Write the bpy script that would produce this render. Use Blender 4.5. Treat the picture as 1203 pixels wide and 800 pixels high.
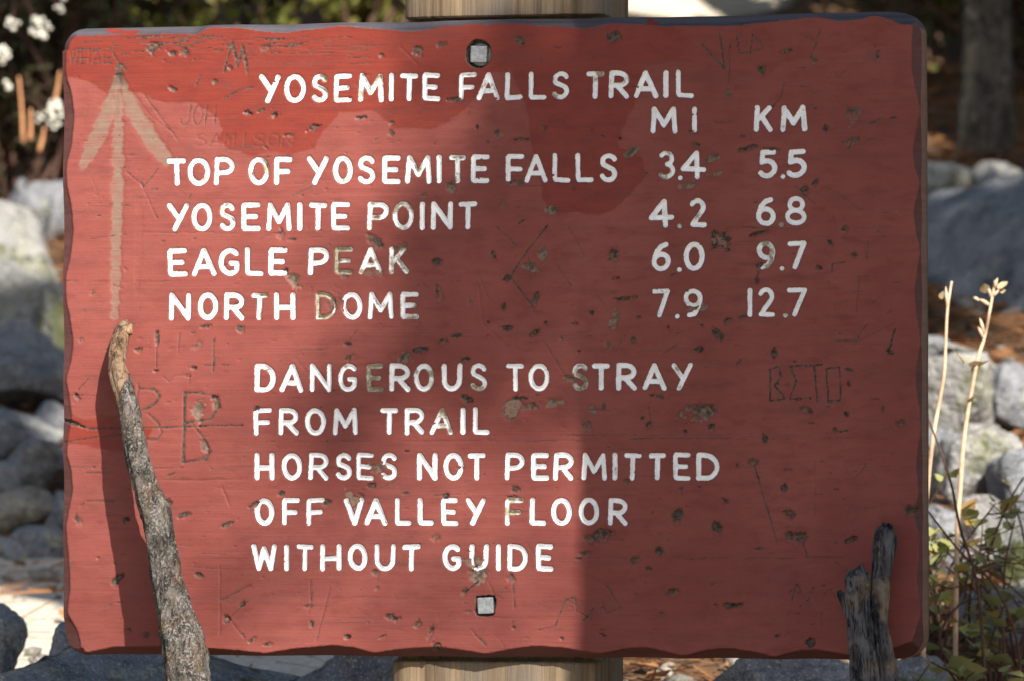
import bpy, bmesh, math, random
import numpy as np
from mathutils import Matrix, Vector

for o in list(bpy.data.objects):
    bpy.data.objects.remove(o, do_unlink=True)
scene = bpy.context.scene
COL = scene.collection
rad = math.radians

# ------------------------------------------------------------------ camera
CAMZ = 1.0
LENS = 210.0
K = 36.0 / LENS / 1203.0
cd = bpy.data.cameras.new("Camera")
cam = bpy.data.objects.new("Camera", cd)
COL.objects.link(cam)
cam.location = (0, 0, CAMZ)
cam.rotation_euler = (rad(90), 0, 0)
cd.lens = LENS
cd.sensor_width = 36.0
cd.clip_start = 0.05
cd.clip_end = 1000
cd.dof.use_dof = True
cd.dof.focus_distance = 6.97
cd.dof.aperture_fstop = 9.0
scene.camera = cam

# board pose (camera stands to the right of the board)
BW, BH = 1.0462, 0.7480
BC = np.array([-0.0312, 7.0, CAMZ + 0.0028])
YAW, PIT, ROL = -0.25329, -0.01637, -0.0065
BR3 = np.array(Matrix.Rotation(YAW, 3, 'Z') @ Matrix.Rotation(PIT, 3, 'X') @ Matrix.Rotation(ROL, 3, 'Y'))

# ------------------------------------------------------------------ sun, sky
SUN_LOCAL = np.array([0.70, -1.0, 0.90])
SUN = BR3 @ SUN_LOCAL
SUN = SUN / np.linalg.norm(SUN)
SUN_EL = math.asin(SUN[2])
SUN_AZ = math.atan2(SUN[0], SUN[1])
world = bpy.data.worlds.new("World")
scene.world = world
world.use_nodes = True
wn = world.node_tree
wn.nodes.clear()
sky = wn.nodes.new("ShaderNodeTexSky")
sky.sky_type = 'NISHITA'
sky.sun_disc = False
sky.sun_elevation = SUN_EL
sky.sun_rotation = SUN_AZ
sky.air_density = 1.0
sky.dust_density = 1.2
bg = wn.nodes.new("ShaderNodeBackground")
bg.inputs[1].default_value = 0.06
wo = wn.nodes.new("ShaderNodeOutputWorld")
wn.links.new(sky.outputs[0], bg.inputs[0])
wn.links.new(bg.outputs[0], wo.inputs[0])
sd = bpy.data.lights.new("Sun", 'SUN')
sd.energy = 4.2
sd.angle = rad(0.53)
sd.color = (1.0, 0.94, 0.86)
sun = bpy.data.objects.new("Sun", sd)
COL.objects.link(sun)
sun.rotation_euler = Vector(SUN).to_track_quat('Z', 'Y').to_euler()
sun.location = (6, -10, 15)
vs = scene.view_settings
vs.view_transform = 'Standard'
vs.look = 'None'
vs.exposure = 1.45
vs.gamma = 1.0
vs.use_curve_mapping = False


# ------------------------------------------------------------------ helpers
def at(px, py, Y):
    return np.array([(px - 601.5) * K * Y, Y, CAMZ + (400.0 - py) * K * Y])


def uv(px, py, d=0.0):
    """point of the board's plane (d metres in front of its face) seen at a photo position -> board coordinates"""
    dr = np.array([(px - 601.5) * K, 1.0, (400.0 - py) * K])
    n = BR3[:, 1]
    q = BC - n * d
    t = (q @ n) / (dr @ n) if False else ((q - np.array([0, 0, CAMZ])) @ n) / (dr @ n)
    p = np.array([0, 0, CAMZ]) + dr * t
    l = BR3.T @ (p - BC)
    return l[0], l[2]


def lw(u, d, v):
    """board coordinates (d behind the face) to world"""
    return BC + BR3 @ np.array([u, d, v])


_rs = np.random.RandomState(7)
_T2 = _rs.rand(256, 256).astype(np.float64)
_T3 = _rs.rand(64, 64, 64).astype(np.float64)


def vn2(x, y, s=0):
    x = np.asarray(x, float) + s * 17.31
    y = np.asarray(y, float) + s * 9.77
    xi = np.floor(x).astype(int); yi = np.floor(y).astype(int)
    fx = x - xi; fy = y - yi
    fx = fx * fx * (3 - 2 * fx); fy = fy * fy * (3 - 2 * fy)
    a = _T2[xi & 255, yi & 255]; b = _T2[(xi + 1) & 255, yi & 255]
    c = _T2[xi & 255, (yi + 1) & 255]; d = _T2[(xi + 1) & 255, (yi + 1) & 255]
    return (a * (1 - fx) + b * fx) * (1 - fy) + (c * (1 - fx) + d * fx) * fy


def fb2(x, y, s=0, o=4):
    r = 0; a = 0.5; t = 0
    for i in range(o):
        r = r + a * vn2(x * 2 ** i, y * 2 ** i, s + i * 3.1); t += a; a *= 0.5
    return r / t


def vn3(p, s=0):
    q = p + s * 13.7
    i = np.floor(q).astype(int); f = q - i; f = f * f * (3 - 2 * f)
    i0 = i & 63; i1 = (i + 1) & 63
    r = 0
    for a in (0, 1):
        for b in (0, 1):
            for c in (0, 1):
                w = (f[:, 0] if a else 1 - f[:, 0]) * (f[:, 1] if b else 1 - f[:, 1]) * (f[:, 2] if c else 1 - f[:, 2])
                r = r + w * _T3[(i1 if a else i0)[:, 0], (i1 if b else i0)[:, 1], (i1 if c else i0)[:, 2]]
    return r


def fb3(p, s=0, o=4):
    r = 0; a = 0.5; t = 0
    for i in range(o):
        r = r + a * vn3(p * 2 ** i, s + i * 1.7); t += a; a *= 0.5
    return r / t


def sstep(e0, e1, x):
    t = np.clip((x - e0) / (e1 - e0), 0, 1)
    return t * t * (3 - 2 * t)


def fast_mesh(name, V, F, attrs=None, smooth=True):
    """V (n,3), F (m,k) of one face size"""
    V = np.asarray(V, np.float32); F = np.asarray(F, np.int32)
    me = bpy.data.meshes.new(name)
    k = F.shape[1]
    me.vertices.add(len(V)); me.vertices.foreach_set("co", V.ravel())
    me.loops.add(F.size); me.loops.foreach_set("vertex_index", F.ravel())
    me.polygons.add(len(F))
    me.polygons.foreach_set("loop_start", np.arange(0, F.size, k, dtype=np.int32))
    me.polygons.foreach_set("use_smooth", np.full(len(F), smooth, dtype=bool))
    me.update(calc_edges=True)
    if attrs:
        for n, a in attrs.items():
            at_ = me.attributes.new(n, 'FLOAT', 'POINT')
            at_.data.foreach_set("value", np.asarray(a, np.float32))
    me.validate()
    return me


def obj(name, me, mat=None, parent=None, label=None, cat=None, group=None, kind=None):
    o = bpy.data.objects.new(name, me)
    COL.objects.link(o)
    if mat is not None and me is not None and len(me.materials) == 0:
        me.materials.append(mat)
    if parent is not None:
        o.parent = parent
    if label: o["label"] = label
    if cat: o["category"] = cat
    if group: o["group"] = group
    if kind: o["kind"] = kind
    return o


def root(name, loc, label, cat, group=None, mat3=None):
    o = obj(name, None, label=label, cat=cat, group=group)
    if mat3 is None:
        o.location = loc
    else:
        o.matrix_world = Matrix.Translation(Vector(loc)) @ Matrix(mat3.tolist()).to_4x4()
    return o


class MB:
    """collects quads/tris as quads (tri = repeated vertex avoided: tris kept apart)"""
    def __init__(self):
        self.V = []; self.F = []; self.n = 0; self.A = []
    def add(self, V, F, a=0.0):
        V = np.asarray(V, float); F = np.asarray(F, int)
        self.V.append(V); self.F.append(F + self.n); self.n += len(V)
        self.A.append(np.full(len(V), a) if np.isscalar(a) else np.asarray(a))
    def mesh(self, name, smooth=True):
        return fast_mesh(name, np.concatenate(self.V), np.concatenate(self.F), {"tint": np.concatenate(self.A)}, smooth)


def tube_vf(P, R, n=7, wob=0.0, seed=0, closed=True):
    P = np.asarray(P, float); m = len(P)
    R = np.broadcast_to(np.asarray(R, float), (m,))
    T = np.gradient(P, axis=0); T /= np.linalg.norm(T, axis=1)[:, None] + 1e-12
    ref = np.array([0.31, 0.77, 0.1]) if abs(T[:, 2]).mean() > 0.5 else np.array([0.1, 0.2, 1.0])
    A = np.cross(T, ref); A /= np.linalg.norm(A, axis=1)[:, None] + 1e-12
    B = np.cross(T, A)
    th = np.arange(n) / n * 2 * np.pi
    ring = A[:, None, :] * np.cos(th)[None, :, None] + B[:, None, :] * np.sin(th)[None, :, None]
    V = P[:, None, :] + ring * R[:, None, None]
    V = V.reshape(-1, 3)
    i = np.arange(m - 1)[:, None] * n; j = np.arange(n)[None, :]; j2 = (j + 1) % n
    F = np.stack([i + j, i + j2, i + n + j2, i + n + j], -1).reshape(-1, 4)
    if closed:
        c0 = len(V)
        V = np.concatenate([V, P[:1] - T[:1] * R[0] * .2, P[-1:] + T[-1:] * R[-1] * .4])
        caps = []
        for q in range(0, n, 2):
            caps.append((c0, (q + 2) % n, (q + 1) % n, q))
            b = (m - 1) * n
            caps.append((c0 + 1, b + q, b + (q + 1) % n, b + (q + 2) % n))
        if n % 2 == 0:
            F = np.concatenate([F, np.array(caps)])
    return V, F


def smooth_path(pts, n):
    """Catmull-Rom style resampling"""
    pts = np.asarray(pts, float)
    t = np.arange(len(pts)); tt = np.linspace(0, len(pts) - 1, n)
    i = np.clip(np.floor(tt).astype(int), 0, len(pts) - 2); f = (tt - i)[:, None]
    p1 = pts[i]; p2 = pts[i + 1]; p0 = pts[np.maximum(i - 1, 0)]; p3 = pts[np.minimum(i + 2, len(pts) - 1)]
    return 0.5 * ((2 * p1) + (-p0 + p2) * f + (2 * p0 - 5 * p1 + 4 * p2 - p3) * f ** 2 + (-p0 + 3 * p1 - 3 * p2 + p3) * f ** 3)


# ------------------------------------------------------------------ materials
class NT:
    def __init__(self, name):
        self.m = bpy.data.materials.new(name); self.m.use_nodes = True
        self.t = self.m.node_tree; self.t.nodes.clear()
        self.out = self.t.nodes.new("ShaderNodeOutputMaterial")
    def n(self, typ, **kw):
        nd = self.t.nodes.new("ShaderNode" + typ)
        for k, v in kw.items(): setattr(nd, k, v)
        return nd
    def l(self, a, b): self.t.links.new(a, b)
    def s(self, sock, v):
        if hasattr(v, "is_linked") or isinstance(v, bpy.types.NodeSocket): self.l(v, sock)
        else: sock.default_value = v
    def coord(self, scale=(1, 1, 1), which="Object", rot=(0, 0, 0)):
        c = self.n("TexCoord"); m = self.n("Mapping")
        m.inputs["Scale"].default_value = scale; m.inputs["Rotation"].default_value = rot
        self.l(c.outputs[which], m.inputs["Vector"])
        return m.outputs[0]
    def noise(self, vec, scale, detail=4, rough=0.55, dist=0.0):
        nd = self.n("TexNoise"); self.l(vec, nd.inputs["Vector"])
        nd.inputs["Scale"].default_value = scale; nd.inputs["Detail"].default_value = detail
        nd.inputs["Roughness"].default_value = rough; nd.inputs["Distortion"].default_value = dist
        return nd.outputs["Fac"]
    def voro(self, vec, scale, feature='F1', out="Distance"):
        nd = self.n("TexVoronoi", feature=feature); self.l(vec, nd.inputs["Vector"])
        nd.inputs["Scale"].default_value = scale
        return nd.outputs[out]
    def attr(self, name):
        nd = self.n("Attribute"); nd.attribute_name = name
        return nd.outputs["Fac"]
    def ramp(self, fac, stops):
        nd = self.n("ValToRGB"); self.l(fac, nd.inputs[0])
        e = nd.color_ramp.elements
        while len(e) < len(stops): e.new(0.5)
        for i, (p, c) in enumerate(stops):
            e[i].position = p
            e[i].color = (c, c, c, 1) if np.isscalar(c) else (*c, 1)
        return nd.outputs[0]
    def mr(self, v, a, b, c=0.0, d=1.0, smooth=True):
        nd = self.n("MapRange"); nd.interpolation_type = 'SMOOTHSTEP' if smooth else 'LINEAR'
        self.l(v, nd.inputs[0])
        for i, q in enumerate((a, b, c, d)): nd.inputs[i + 1].default_value = q
        return nd.outputs[0]
    def math(self, op, a, b=None, clamp=False):
        nd = self.n("Math", operation=op); nd.use_clamp = clamp
        self.s(nd.inputs[0], a)
        if b is not None: self.s(nd.inputs[1], b)
        return nd.outputs[0]
    def mix(self, fac, a, b, blend='MIX'):
        nd = self.n("Mix", data_type='RGBA', blend_type=blend)
        self.s(nd.inputs[0], fac)
        for i, q in ((6, a), (7, b)):
            if isinstance(q, bpy.types.NodeSocket): self.l(q, nd.inputs[i])
            else: nd.inputs[i].default_value = (*q, 1) if len(q) == 3 else q
        return nd.outputs[2]
    def bsdf(self, color, rough=0.8, bump=None, bstr=0.3, bdist=0.002, spec=0.3, bump2=None, b2=(0.3, 0.01)):
        p = self.n("BsdfPrincipled")
        if isinstance(color, bpy.types.NodeSocket): self.l(color, p.inputs["Base Color"])
        else: p.inputs["Base Color"].default_value = (*color, 1)
        self.s(p.inputs["Roughness"], rough)
        p.inputs["Specular IOR Level"].default_value = spec
        nrm = None
        for bb, (st, di) in ((bump2, b2), (bump, (bstr, bdist))):
            if bb is not None:
                b = self.n("Bump"); b.inputs["Strength"].default_value = st; b.inputs["Distance"].default_value = di
                self.l(bb, b.inputs["Height"])
                if nrm is not None: self.l(nrm, b.inputs["Normal"])
                nrm = b.outputs[0]
        if nrm is not None: self.l(nrm, p.inputs["Normal"])
        self.l(p.outputs[0], self.out.inputs[0])
        self.p = p
        return self.m


def mat_board():
    t = NT("painted_board")
    co = t.coord()
    gr = t.noise(t.coord((3, 1, 90)), 2.2, 5, 0.6)           # horizontal grain
    gr2 = t.noise(t.coord((10, 4, 420)), 1.0, 3, 0.6)
    big = t.noise(co, 5.0, 4, 0.6)
    mid = t.noise(t.coord((18, 20, 45)), 1.6, 5, 0.65)
    sm = t.noise(co, 260, 3, 0.6)
    fresh = t.attr("fresh"); bare = t.attr("bare"); dark = t.attr("dark"); grey = t.attr("grey")
    sdf = t.attr("sdf"); wear = t.attr("wear")
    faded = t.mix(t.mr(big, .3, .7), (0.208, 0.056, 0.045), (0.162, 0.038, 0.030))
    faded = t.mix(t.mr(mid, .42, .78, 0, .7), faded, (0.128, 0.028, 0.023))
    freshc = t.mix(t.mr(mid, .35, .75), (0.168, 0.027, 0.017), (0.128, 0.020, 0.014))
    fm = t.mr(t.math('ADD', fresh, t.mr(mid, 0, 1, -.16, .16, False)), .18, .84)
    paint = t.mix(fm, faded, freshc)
    # grime rubbed into the grain
    grime = t.mr(t.noise(t.coord((2.2, 1, 26)), 2.6, 6, .7), .50, .74, 0, .55)
    paint = t.mix(grime, paint, (0.105, 0.036, 0.030))
    smud = t.math('MULTIPLY', t.mr(t.noise(co, 16, 6, .75), .55, .72), t.mr(t.noise(t.coord((1, 1, 3)), 70, 4, .7), .42, .62))
    paint = t.mix(t.math('MULTIPLY', smud, .5), paint, (0.085, 0.048, 0.040))
    # thin grain lines where the paint has worn off the ridges
    line = t.math('MULTIPLY', t.mr(gr2, .58, .72), t.mr(t.noise(co, 9, 4, .7), .42, .64))
    paint = t.mix(t.math('MULTIPLY', line, .75), paint, (0.070, 0.034, 0.028))
    saw = t.mr(t.noise(t.coord((14, 4, 900)), 1.0, 3, .6), .50, .72, 0, .18)
    paint = t.mix(saw, paint, (0.095, 0.035, 0.029))
    pale = t.math('MULTIPLY', t.mr(t.noise(t.coord((30, 4, 260)), 1.0, 3, .6), .60, .72), t.mr(t.noise(co, 7, 4, .7), .45, .65, 0, .12))
    paint = t.mix(pale, paint, (0.30, 0.15, 0.125))
    spk = t.math('MULTIPLY', t.mr(t.noise(t.coord((1, 1, 2.4)), 300, 2), .64, .72), t.mr(t.noise(co, 12, 3, .7), .40, .6))
    paint = t.mix(t.math('MULTIPLY', spk, .8), paint, (0.045, 0.027, 0.022))
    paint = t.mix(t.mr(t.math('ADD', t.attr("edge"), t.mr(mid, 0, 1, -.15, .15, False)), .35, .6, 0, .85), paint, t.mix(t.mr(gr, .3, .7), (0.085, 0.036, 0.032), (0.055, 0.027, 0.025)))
    wood = t.mix(t.mr(gr, .25, .75), (0.205, 0.152, 0.112), (0.145, 0.102, 0.074))
    wood = t.mix(t.mr(gr2, .45, .75, 0, .45), wood, (0.105, 0.075, 0.056))
    wood = t.mix(t.mr(big, .45, .7, 0, .5), wood, (0.17, 0.105, 0.075))
    darkw = t.mix(t.mr(sm, .35, .65), (0.020, 0.015, 0.012), (0.080, 0.058, 0.045))
    greyc = t.mix(t.mr(gr, .3, .75), (0.075, 0.068, 0.078), (0.042, 0.038, 0.044))
    bm = t.mr(t.math('ADD', bare, t.mr(gr2, 0, 1, -.32, .32, False)), .28, .88, 0, .92)
    col = t.mix(bm, paint, wood)
    gm = t.mr(t.math('ADD', grey, t.mr(mid, 0, 1, -.22, .22, False)), .42, .56)
    col = t.mix(gm, col, greyc)
    dm = t.mr(t.math('ADD', dark, t.mr(sm, 0, 1, -.22, .22, False)), .16, .56)
    col = t.mix(dm, col, darkw)
    # routed lettering, white paint in the groove (sdf in mm, negative inside)
    ed = t.math('ADD', sdf, t.mr(t.noise(co, 330, 3), 0, 1, -.7, .7, False))
    wm = t.mr(ed, .25, -.25)
    wn_ = t.math('ADD', t.noise(co, 55, 4, .6), t.mr(sm, 0, 1, -.12, .12, False))
    worn = t.mr(t.math('SUBTRACT', wn_, wear), .10, -.03)
    whitec = t.mix(t.mr(t.noise(co, 120, 3), .3, .8), (0.84, 0.85, 0.87), (0.70, 0.71, 0.72))
    gro = t.mix(t.mr(sm, .4, .65), (0.36, 0.32, 0.24), (0.17, 0.14, 0.10))
    lc = t.mix(worn, whitec, gro)
    # dirty rim just outside the groove
    rim = t.math('MULTIPLY', t.mr(sdf, 1.4, .2), t.mr(t.noise(co, 45, 3), .40, .62))
    col = t.mix(t.math('MULTIPLY', rim, .75), col, (0.12, 0.075, 0.055))
    col = t.mix(wm, col, lc)
    rough = t.math('ADD', t.math('SUBTRACT', t.mr(mid, .2, .8, .52, .66), t.math('MULTIPLY', fm, .14)), t.math('MULTIPLY', bm, .2), True)
    h = t.math('ADD', t.math('ADD', t.math('MULTIPLY', gr2, .7), t.math('MULTIPLY', sm, .5)), t.math('MULTIPLY', t.noise(t.coord((14, 4, 900)), 1.0, 3, .6), .5))
    return t.bsdf(col, rough, h, .38, .0012, .22)


def mat_granite(name, a=(0.36, 0.36, 0.35), b=(0.17, 0.17, 0.18), moss=0.0, lichen=0.25, seed=0.0):
    t = NT(name)
    co = t.coord()
    big = t.noise(co, 4.5 + seed, 5, .62, .4)
    mid = t.noise(co, 24, 5, .6)
    spk = t.noise(co, 260, 2, .5)
    col = t.mix(t.mr(big, .32, .68), a, b)
    col = t.mix(t.mr(mid, .5, .75, 0, .6), col, (0.09, 0.09, 0.095))
    col = t.mix(t.mr(spk, .58, .68, 0, .5), col, (0.05, 0.05, 0.05))
    col = t.mix(t.mr(spk, .42, .33, 0, .5), col, (0.55, 0.53, 0.50))
    li = t.mr(t.noise(co, 13 + seed, 4, .7), .62 - lichen * .25, .70 - lichen * .2)
    col = t.mix(t.math('MULTIPLY', li, .55), col, (0.33, 0.33, 0.25))
    if moss > 0:
        g = t.n("NewGeometry"); sx = t.n("SeparateXYZ"); t.l(g.outputs["Normal"], sx.inputs[0])
        mm = t.math('MULTIPLY', t.mr(t.noise(co, 8, 5, .7), .64 - moss * .2, .76 - moss * .2), t.mr(sx.outputs[2], -.5, .3))
        col = t.mix(mm, col, t.mix(t.mr(mid, .35, .65), (0.050, 0.065, 0.018), (0.095, 0.090, 0.030)))
    vein = t.mr(t.noise(t.coord((1, 1, 3.5), rot=(.4, .5, 0)), 7 + seed, 6, .7, .8), .53, .66, 0, .65)
    col = t.mix(vein, col, (0.075, 0.078, 0.085))
    return t.bsdf(col, .82, spk, .5, .003, .25, mid, (.9, .035))


def mat_ground():
    t = NT("forest_floor")
    co = t.coord()
    big = t.noise(co, 1.3, 5, .6); mid = t.noise(co, 11, 5, .65); sm = t.noise(co, 90, 4, .65)
    sand = t.attr("sand")
    duff = t.mix(t.mr(mid, .35, .65), (0.15, 0.088, 0.05), (0.055, 0.038, 0.026))
    duff = t.mix(t.mr(sm, .52, .7, 0, .7), duff, (0.26, 0.14, 0.07))
    duff = t.mix(t.mr(big, .55, .75, 0, .6), duff, (0.06, 0.06, 0.028))
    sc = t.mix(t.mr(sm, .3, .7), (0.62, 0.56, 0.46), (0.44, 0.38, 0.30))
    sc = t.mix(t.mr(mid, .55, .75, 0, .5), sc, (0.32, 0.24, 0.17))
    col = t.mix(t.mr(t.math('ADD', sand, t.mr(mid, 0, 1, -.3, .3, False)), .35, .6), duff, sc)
    return t.bsdf(col, .95, sm, .5, .01, .1, mid, (.5, .03))


def mat_bark(name, a, b, c=None, scale=1.0, lich=0.0, el=.3, fis=.7):
    t = NT(name)
    co = t.coord((1, 1, .28)); cu = t.coord()
    v = t.voro(co, 38 * scale); n1 = t.noise(co, 30 * scale, 5, .65); n2 = t.noise(cu, 9 * scale, 4)
    sm = t.noise(cu, 140 * scale, 3)
    col = t.mix(t.mr(n1, .3, .7), a, b)
    ck = t.math('ABSOLUTE', t.math('SUBTRACT', t.noise(t.coord((1, 1, el)), 46 * scale, 5, .7, .6), .5))
    fs = t.math('MULTIPLY', t.mr(ck, .045, .0, 0, fis), t.mr(t.noise(cu, 30 * scale, 3), .35, .6))
    col = t.mix(fs, col, tuple(x * .35 for x in b))
    if c: col = t.mix(t.mr(n2, .5, .68), col, c)
    if lich: col = t.mix(t.math('MULTIPLY', t.mr(sm, .48, .62), t.mr(t.noise(cu, 22 * scale, 5, .75), .40, .62, 0, lich)), col, (0.27, 0.265, 0.25))
    return t.bsdf(col, .9, sm, .6, .002, .2, t.math('SUBTRACT', t.math('ADD', n1, t.math('MULTIPLY', v, .25)), t.math('MULTIPLY', fs, .8)), (.8, .009 / scale))


def mat_leaf(name, a, b, trans=0.35, rough=.55):
    t = NT(name)
    tint = t.attr("tint")
    oi = t.n("ObjectInfo")
    col = t.mix(tint, a, b)
    col = t.mix(t.mr(oi.outputs["Random"], 0, 1, 0, .35, False), col, tuple(x * .6 for x in b))
    p = t.n("BsdfPrincipled"); t.l(col, p.inputs["Base Color"]); p.inputs["Roughness"].default_value = rough
    p.inputs["Specular IOR Level"].default_value = .3
    tr = t.n("BsdfTranslucent"); t.l(col, tr.inputs[0])
    mx = t.n("MixShader"); mx.inputs[0].default_value = trans
    t.l(p.outputs[0], mx.inputs[1]); t.l(tr.outputs[0], mx.inputs[2]); t.l(mx.outputs[0], t.out.inputs[0])
    return t.m


def mat_plain(name, a, b, rough=.7, scale=40, spec=.3, bump=.2, metal=0.0):
    t = NT(name)
    n = t.noise(t.coord(), scale, 4, .6)
    m = t.bsdf(t.mix(t.mr(n, .3, .7), a, b), rough, n, bump, .002, spec)
    t.p.inputs["Metallic"].default_value = metal
    return m


def mat_postwood():
    t = NT("weathered_timber")
    co = t.coord((60, 60, 2.0)); cu = t.coord()
    g = t.noise(co, 1.6, 6, .65); g2 = t.noise(t.coord((260, 260, 5)), 1.0, 3)
    b = t.noise(t.coord((9, 9, 2.5)), 1.0, 4)
    col = t.mix(t.mr(g, .3, .7), (0.235, 0.170, 0.105), (0.085, 0.060, 0.038))
    col = t.mix(t.mr(b, .42, .64), col, (0.165, 0.140, 0.115))
    col = t.mix(t.mr(g2, .6, .72, 0, .7), col, (0.03, 0.022, 0.016))
    col = t.mix(t.mr(t.noise(cu, 16, 5, .7), .6, .7, 0, .5), col, (0.11, 0.10, 0.045))
    return t.bsdf(col, .9, g2, .4, .002, .2, g, (.6, .006))


M = dict(
    board=mat_board(),
    post=mat_postwood(),
    bolt=mat_plain("galvanised_steel", (0.33, 0.34, 0.35), (0.20, 0.21, 0.22), .5, 220, .5, .35, .3),
    ground=mat_ground(),
    gran=mat_granite("granite_pale", (0.30, 0.29, 0.265), (0.15, 0.15, 0.145), .55, .4),
    gran2=mat_granite("granite_grey", (0.23, 0.235, 0.245), (0.095, 0.10, 0.11), .1, .2, 1.1),
    gran3=mat_granite("granite_dark", (0.23, 0.24, 0.255), (0.09, 0.095, 0.105), .25, .35, .6),
    gran4=mat_granite("granite_tan", (0.30, 0.265, 0.215), (0.15, 0.135, 0.11), .15, .25, 2.0),
    mossy=mat_granite("granite_mossy", (0.20, 0.20, 0.18), (0.10, 0.10, 0.09), 1.0, .3, 2.4),
    bark=mat_bark("grey_bark", (0.125, 0.108, 0.092), (0.028, 0.023, 0.019), (0.082, 0.054, 0.034), 2.4, .6, .35, .9),
    strip=mat_bark("stripped_wood", (0.24, 0.150, 0.088), (0.07, 0.042, 0.026), (0.20, 0.14, 0.095), 2.2, 0, .10, .8),
    drift=mat_bark("silvered_wood", (0.12, 0.115, 0.115), (0.020, 0.020, 0.024), (0.20, 0.145, 0.10), 2.2, 0, .07, .95),
    treebark=mat_bark("tree_bark", (0.10, 0.082, 0.062), (0.026, 0.021, 0.017), (0.15, 0.135, 0.06), .5, .4),
    palebark=mat_bark("pale_bark", (0.33, 0.30, 0.24), (0.17, 0.15, 0.11), (0.16, 0.16, 0.07), .8, .4),
    leaf=mat_leaf("oak_leaf", (0.055, 0.095, 0.022), (0.11, 0.125, 0.03)),
    leafd=mat_leaf("dark_leaf", (0.040, 0.055, 0.022), (0.095, 0.060, 0.030)),
    leafg=mat_leaf("yellow_green_leaf", (0.13, 0.17, 0.03), (0.22, 0.19, 0.05)),
    leafp=mat_leaf("pale_round_leaf", (0.24, 0.28, 0.13), (0.36, 0.35, 0.13), .35),
    leafy=mat_leaf("yellow_leaf", (0.40, 0.30, 0.07), (0.34, 0.19, 0.07), .4),
    litter=mat_leaf("dry_litter", (0.44, 0.20, 0.075), (0.17, 0.085, 0.042), .2, .8),
    twig=mat_plain("dark_twig", (0.10, 0.05, 0.034), (0.055, 0.03, 0.022), .8, 90),
    straw=mat_plain("dry_straw", (0.58, 0.41, 0.28), (0.46, 0.30, 0.19), .8, 120),
    needle=mat_plain("dry_orange_needle", (0.50, 0.25, 0.12), (0.38, 0.17, 0.08), .8, 60),
    white=mat_plain("white_blossom", (0.62, 0.60, 0.53), (0.45, 0.43, 0.34), .7, 140),
)


# ------------------------------------------------------------------ ground
LP = np.array([(-300, 0), (5.6, 0.0), (6.4, .12), (7.0, .26), (7.6, .47), (8.2, .55), (9.7, .635), (10.4, .84), (11, 1.03), (12.5, 1.38), (14, 1.75), (30, 6), (60, 15), (220, 40)])
RP = np.array([(-300, 0), (5.6, 0.0), (6.4, .12), (7.0, .26), (7.6, .47), (8.2, .56), (9.0, .70), (9.6, .83), (10.5, .98), (12.5, 1.36), (14, 1.75), (30, 6), (60, 15), (220, 40)])


def ground_z(x, y, fine=True):
    x = np.asarray(x, float); y = np.asarray(y, float)
    w = sstep(-.5, .5, x)
    z = np.interp(y, LP[:, 0], LP[:, 1]) * (1 - w) + np.interp(y, RP[:, 0], RP[:, 1]) * w
    amp = 0.02 + 0.05 * sstep(9.5, 14, y) + 1.2 * sstep(20, 60, np.hypot(x, y))
    z = z + amp * 2 * (fb2(x * .55 + 40, y * .55 + 40, 1) - .5)
    if fine:
        z = z + 0.035 * (fb2(x * 3 + 9, y * 3 + 50, 3) - .5)
    return z


def axis(lo, a, b, hi, step, n):
    mid = np.arange(a, b + 1e-6, step)
    g = (np.linspace(0, 1, n + 1)[1:]) ** 2.2
    return np.concatenate([(a + (lo - a) * g)[::-1], mid, b + (hi - b) * g])


gx = axis(-220, -2.2, 2.4, 220, .03, 45); gy = axis(-120, 5.8, 14.5, 220, .035, 45)
GX, GY = np.meshgrid(gx, gy)
GZ = ground_z(GX, GY)
sandm = sstep(.3, -.2, GX) * sstep(7.7, 8.1, GY) * sstep(10.1, 9.6, GY) * sstep(-3.2, -2.4, GX)
sandm = np.maximum(sandm, sstep(6.3, 5.6, GY) * sstep(-2.2, -1.6, GY) * .8)
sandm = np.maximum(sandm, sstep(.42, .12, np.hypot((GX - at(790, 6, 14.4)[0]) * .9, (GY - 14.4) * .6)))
nx_, ny_ = len(gx), len(gy)
ii = (np.arange(ny_ - 1)[:, None] * nx_ + np.arange(nx_ - 1)[None, :]).ravel()
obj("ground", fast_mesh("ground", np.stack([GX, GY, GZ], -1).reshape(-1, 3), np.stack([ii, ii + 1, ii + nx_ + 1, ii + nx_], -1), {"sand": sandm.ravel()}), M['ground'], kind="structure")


# ------------------------------------------------------------------ the sign
ZB = BC[2] - float(ground_z(BC[0], 7.2)) + 0.12        # board centre above the root
sign = root("trail_sign", lw(0, 0, -ZB), "weathered brownish red wooden trail sign with routed white lettering bolted to a timber post", "sign", mat3=BR3)

GS = 0.00125
NU = int(BW / GS); NV = int(BH / GS)
vv = np.linspace(-BH / 2, BH / 2, NV + 1)


def edge_prof(lst, horiz, ref):
    pos = []; val = []
    for p, s in lst:
        u, v = uv(p, ref) if horiz else uv(ref, p)
        pos.append(u if horiz else v); val.append(s * .001)
    o = np.argsort(pos)
    pos = np.array(pos)[o]; val = np.array(val)[o]
    def f(x):
        s = 0
        for k in (-6, -3, 0, 3, 6):
            s = s + np.interp(x + k * .001, pos, val)
        return s / 5
    return f


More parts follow.
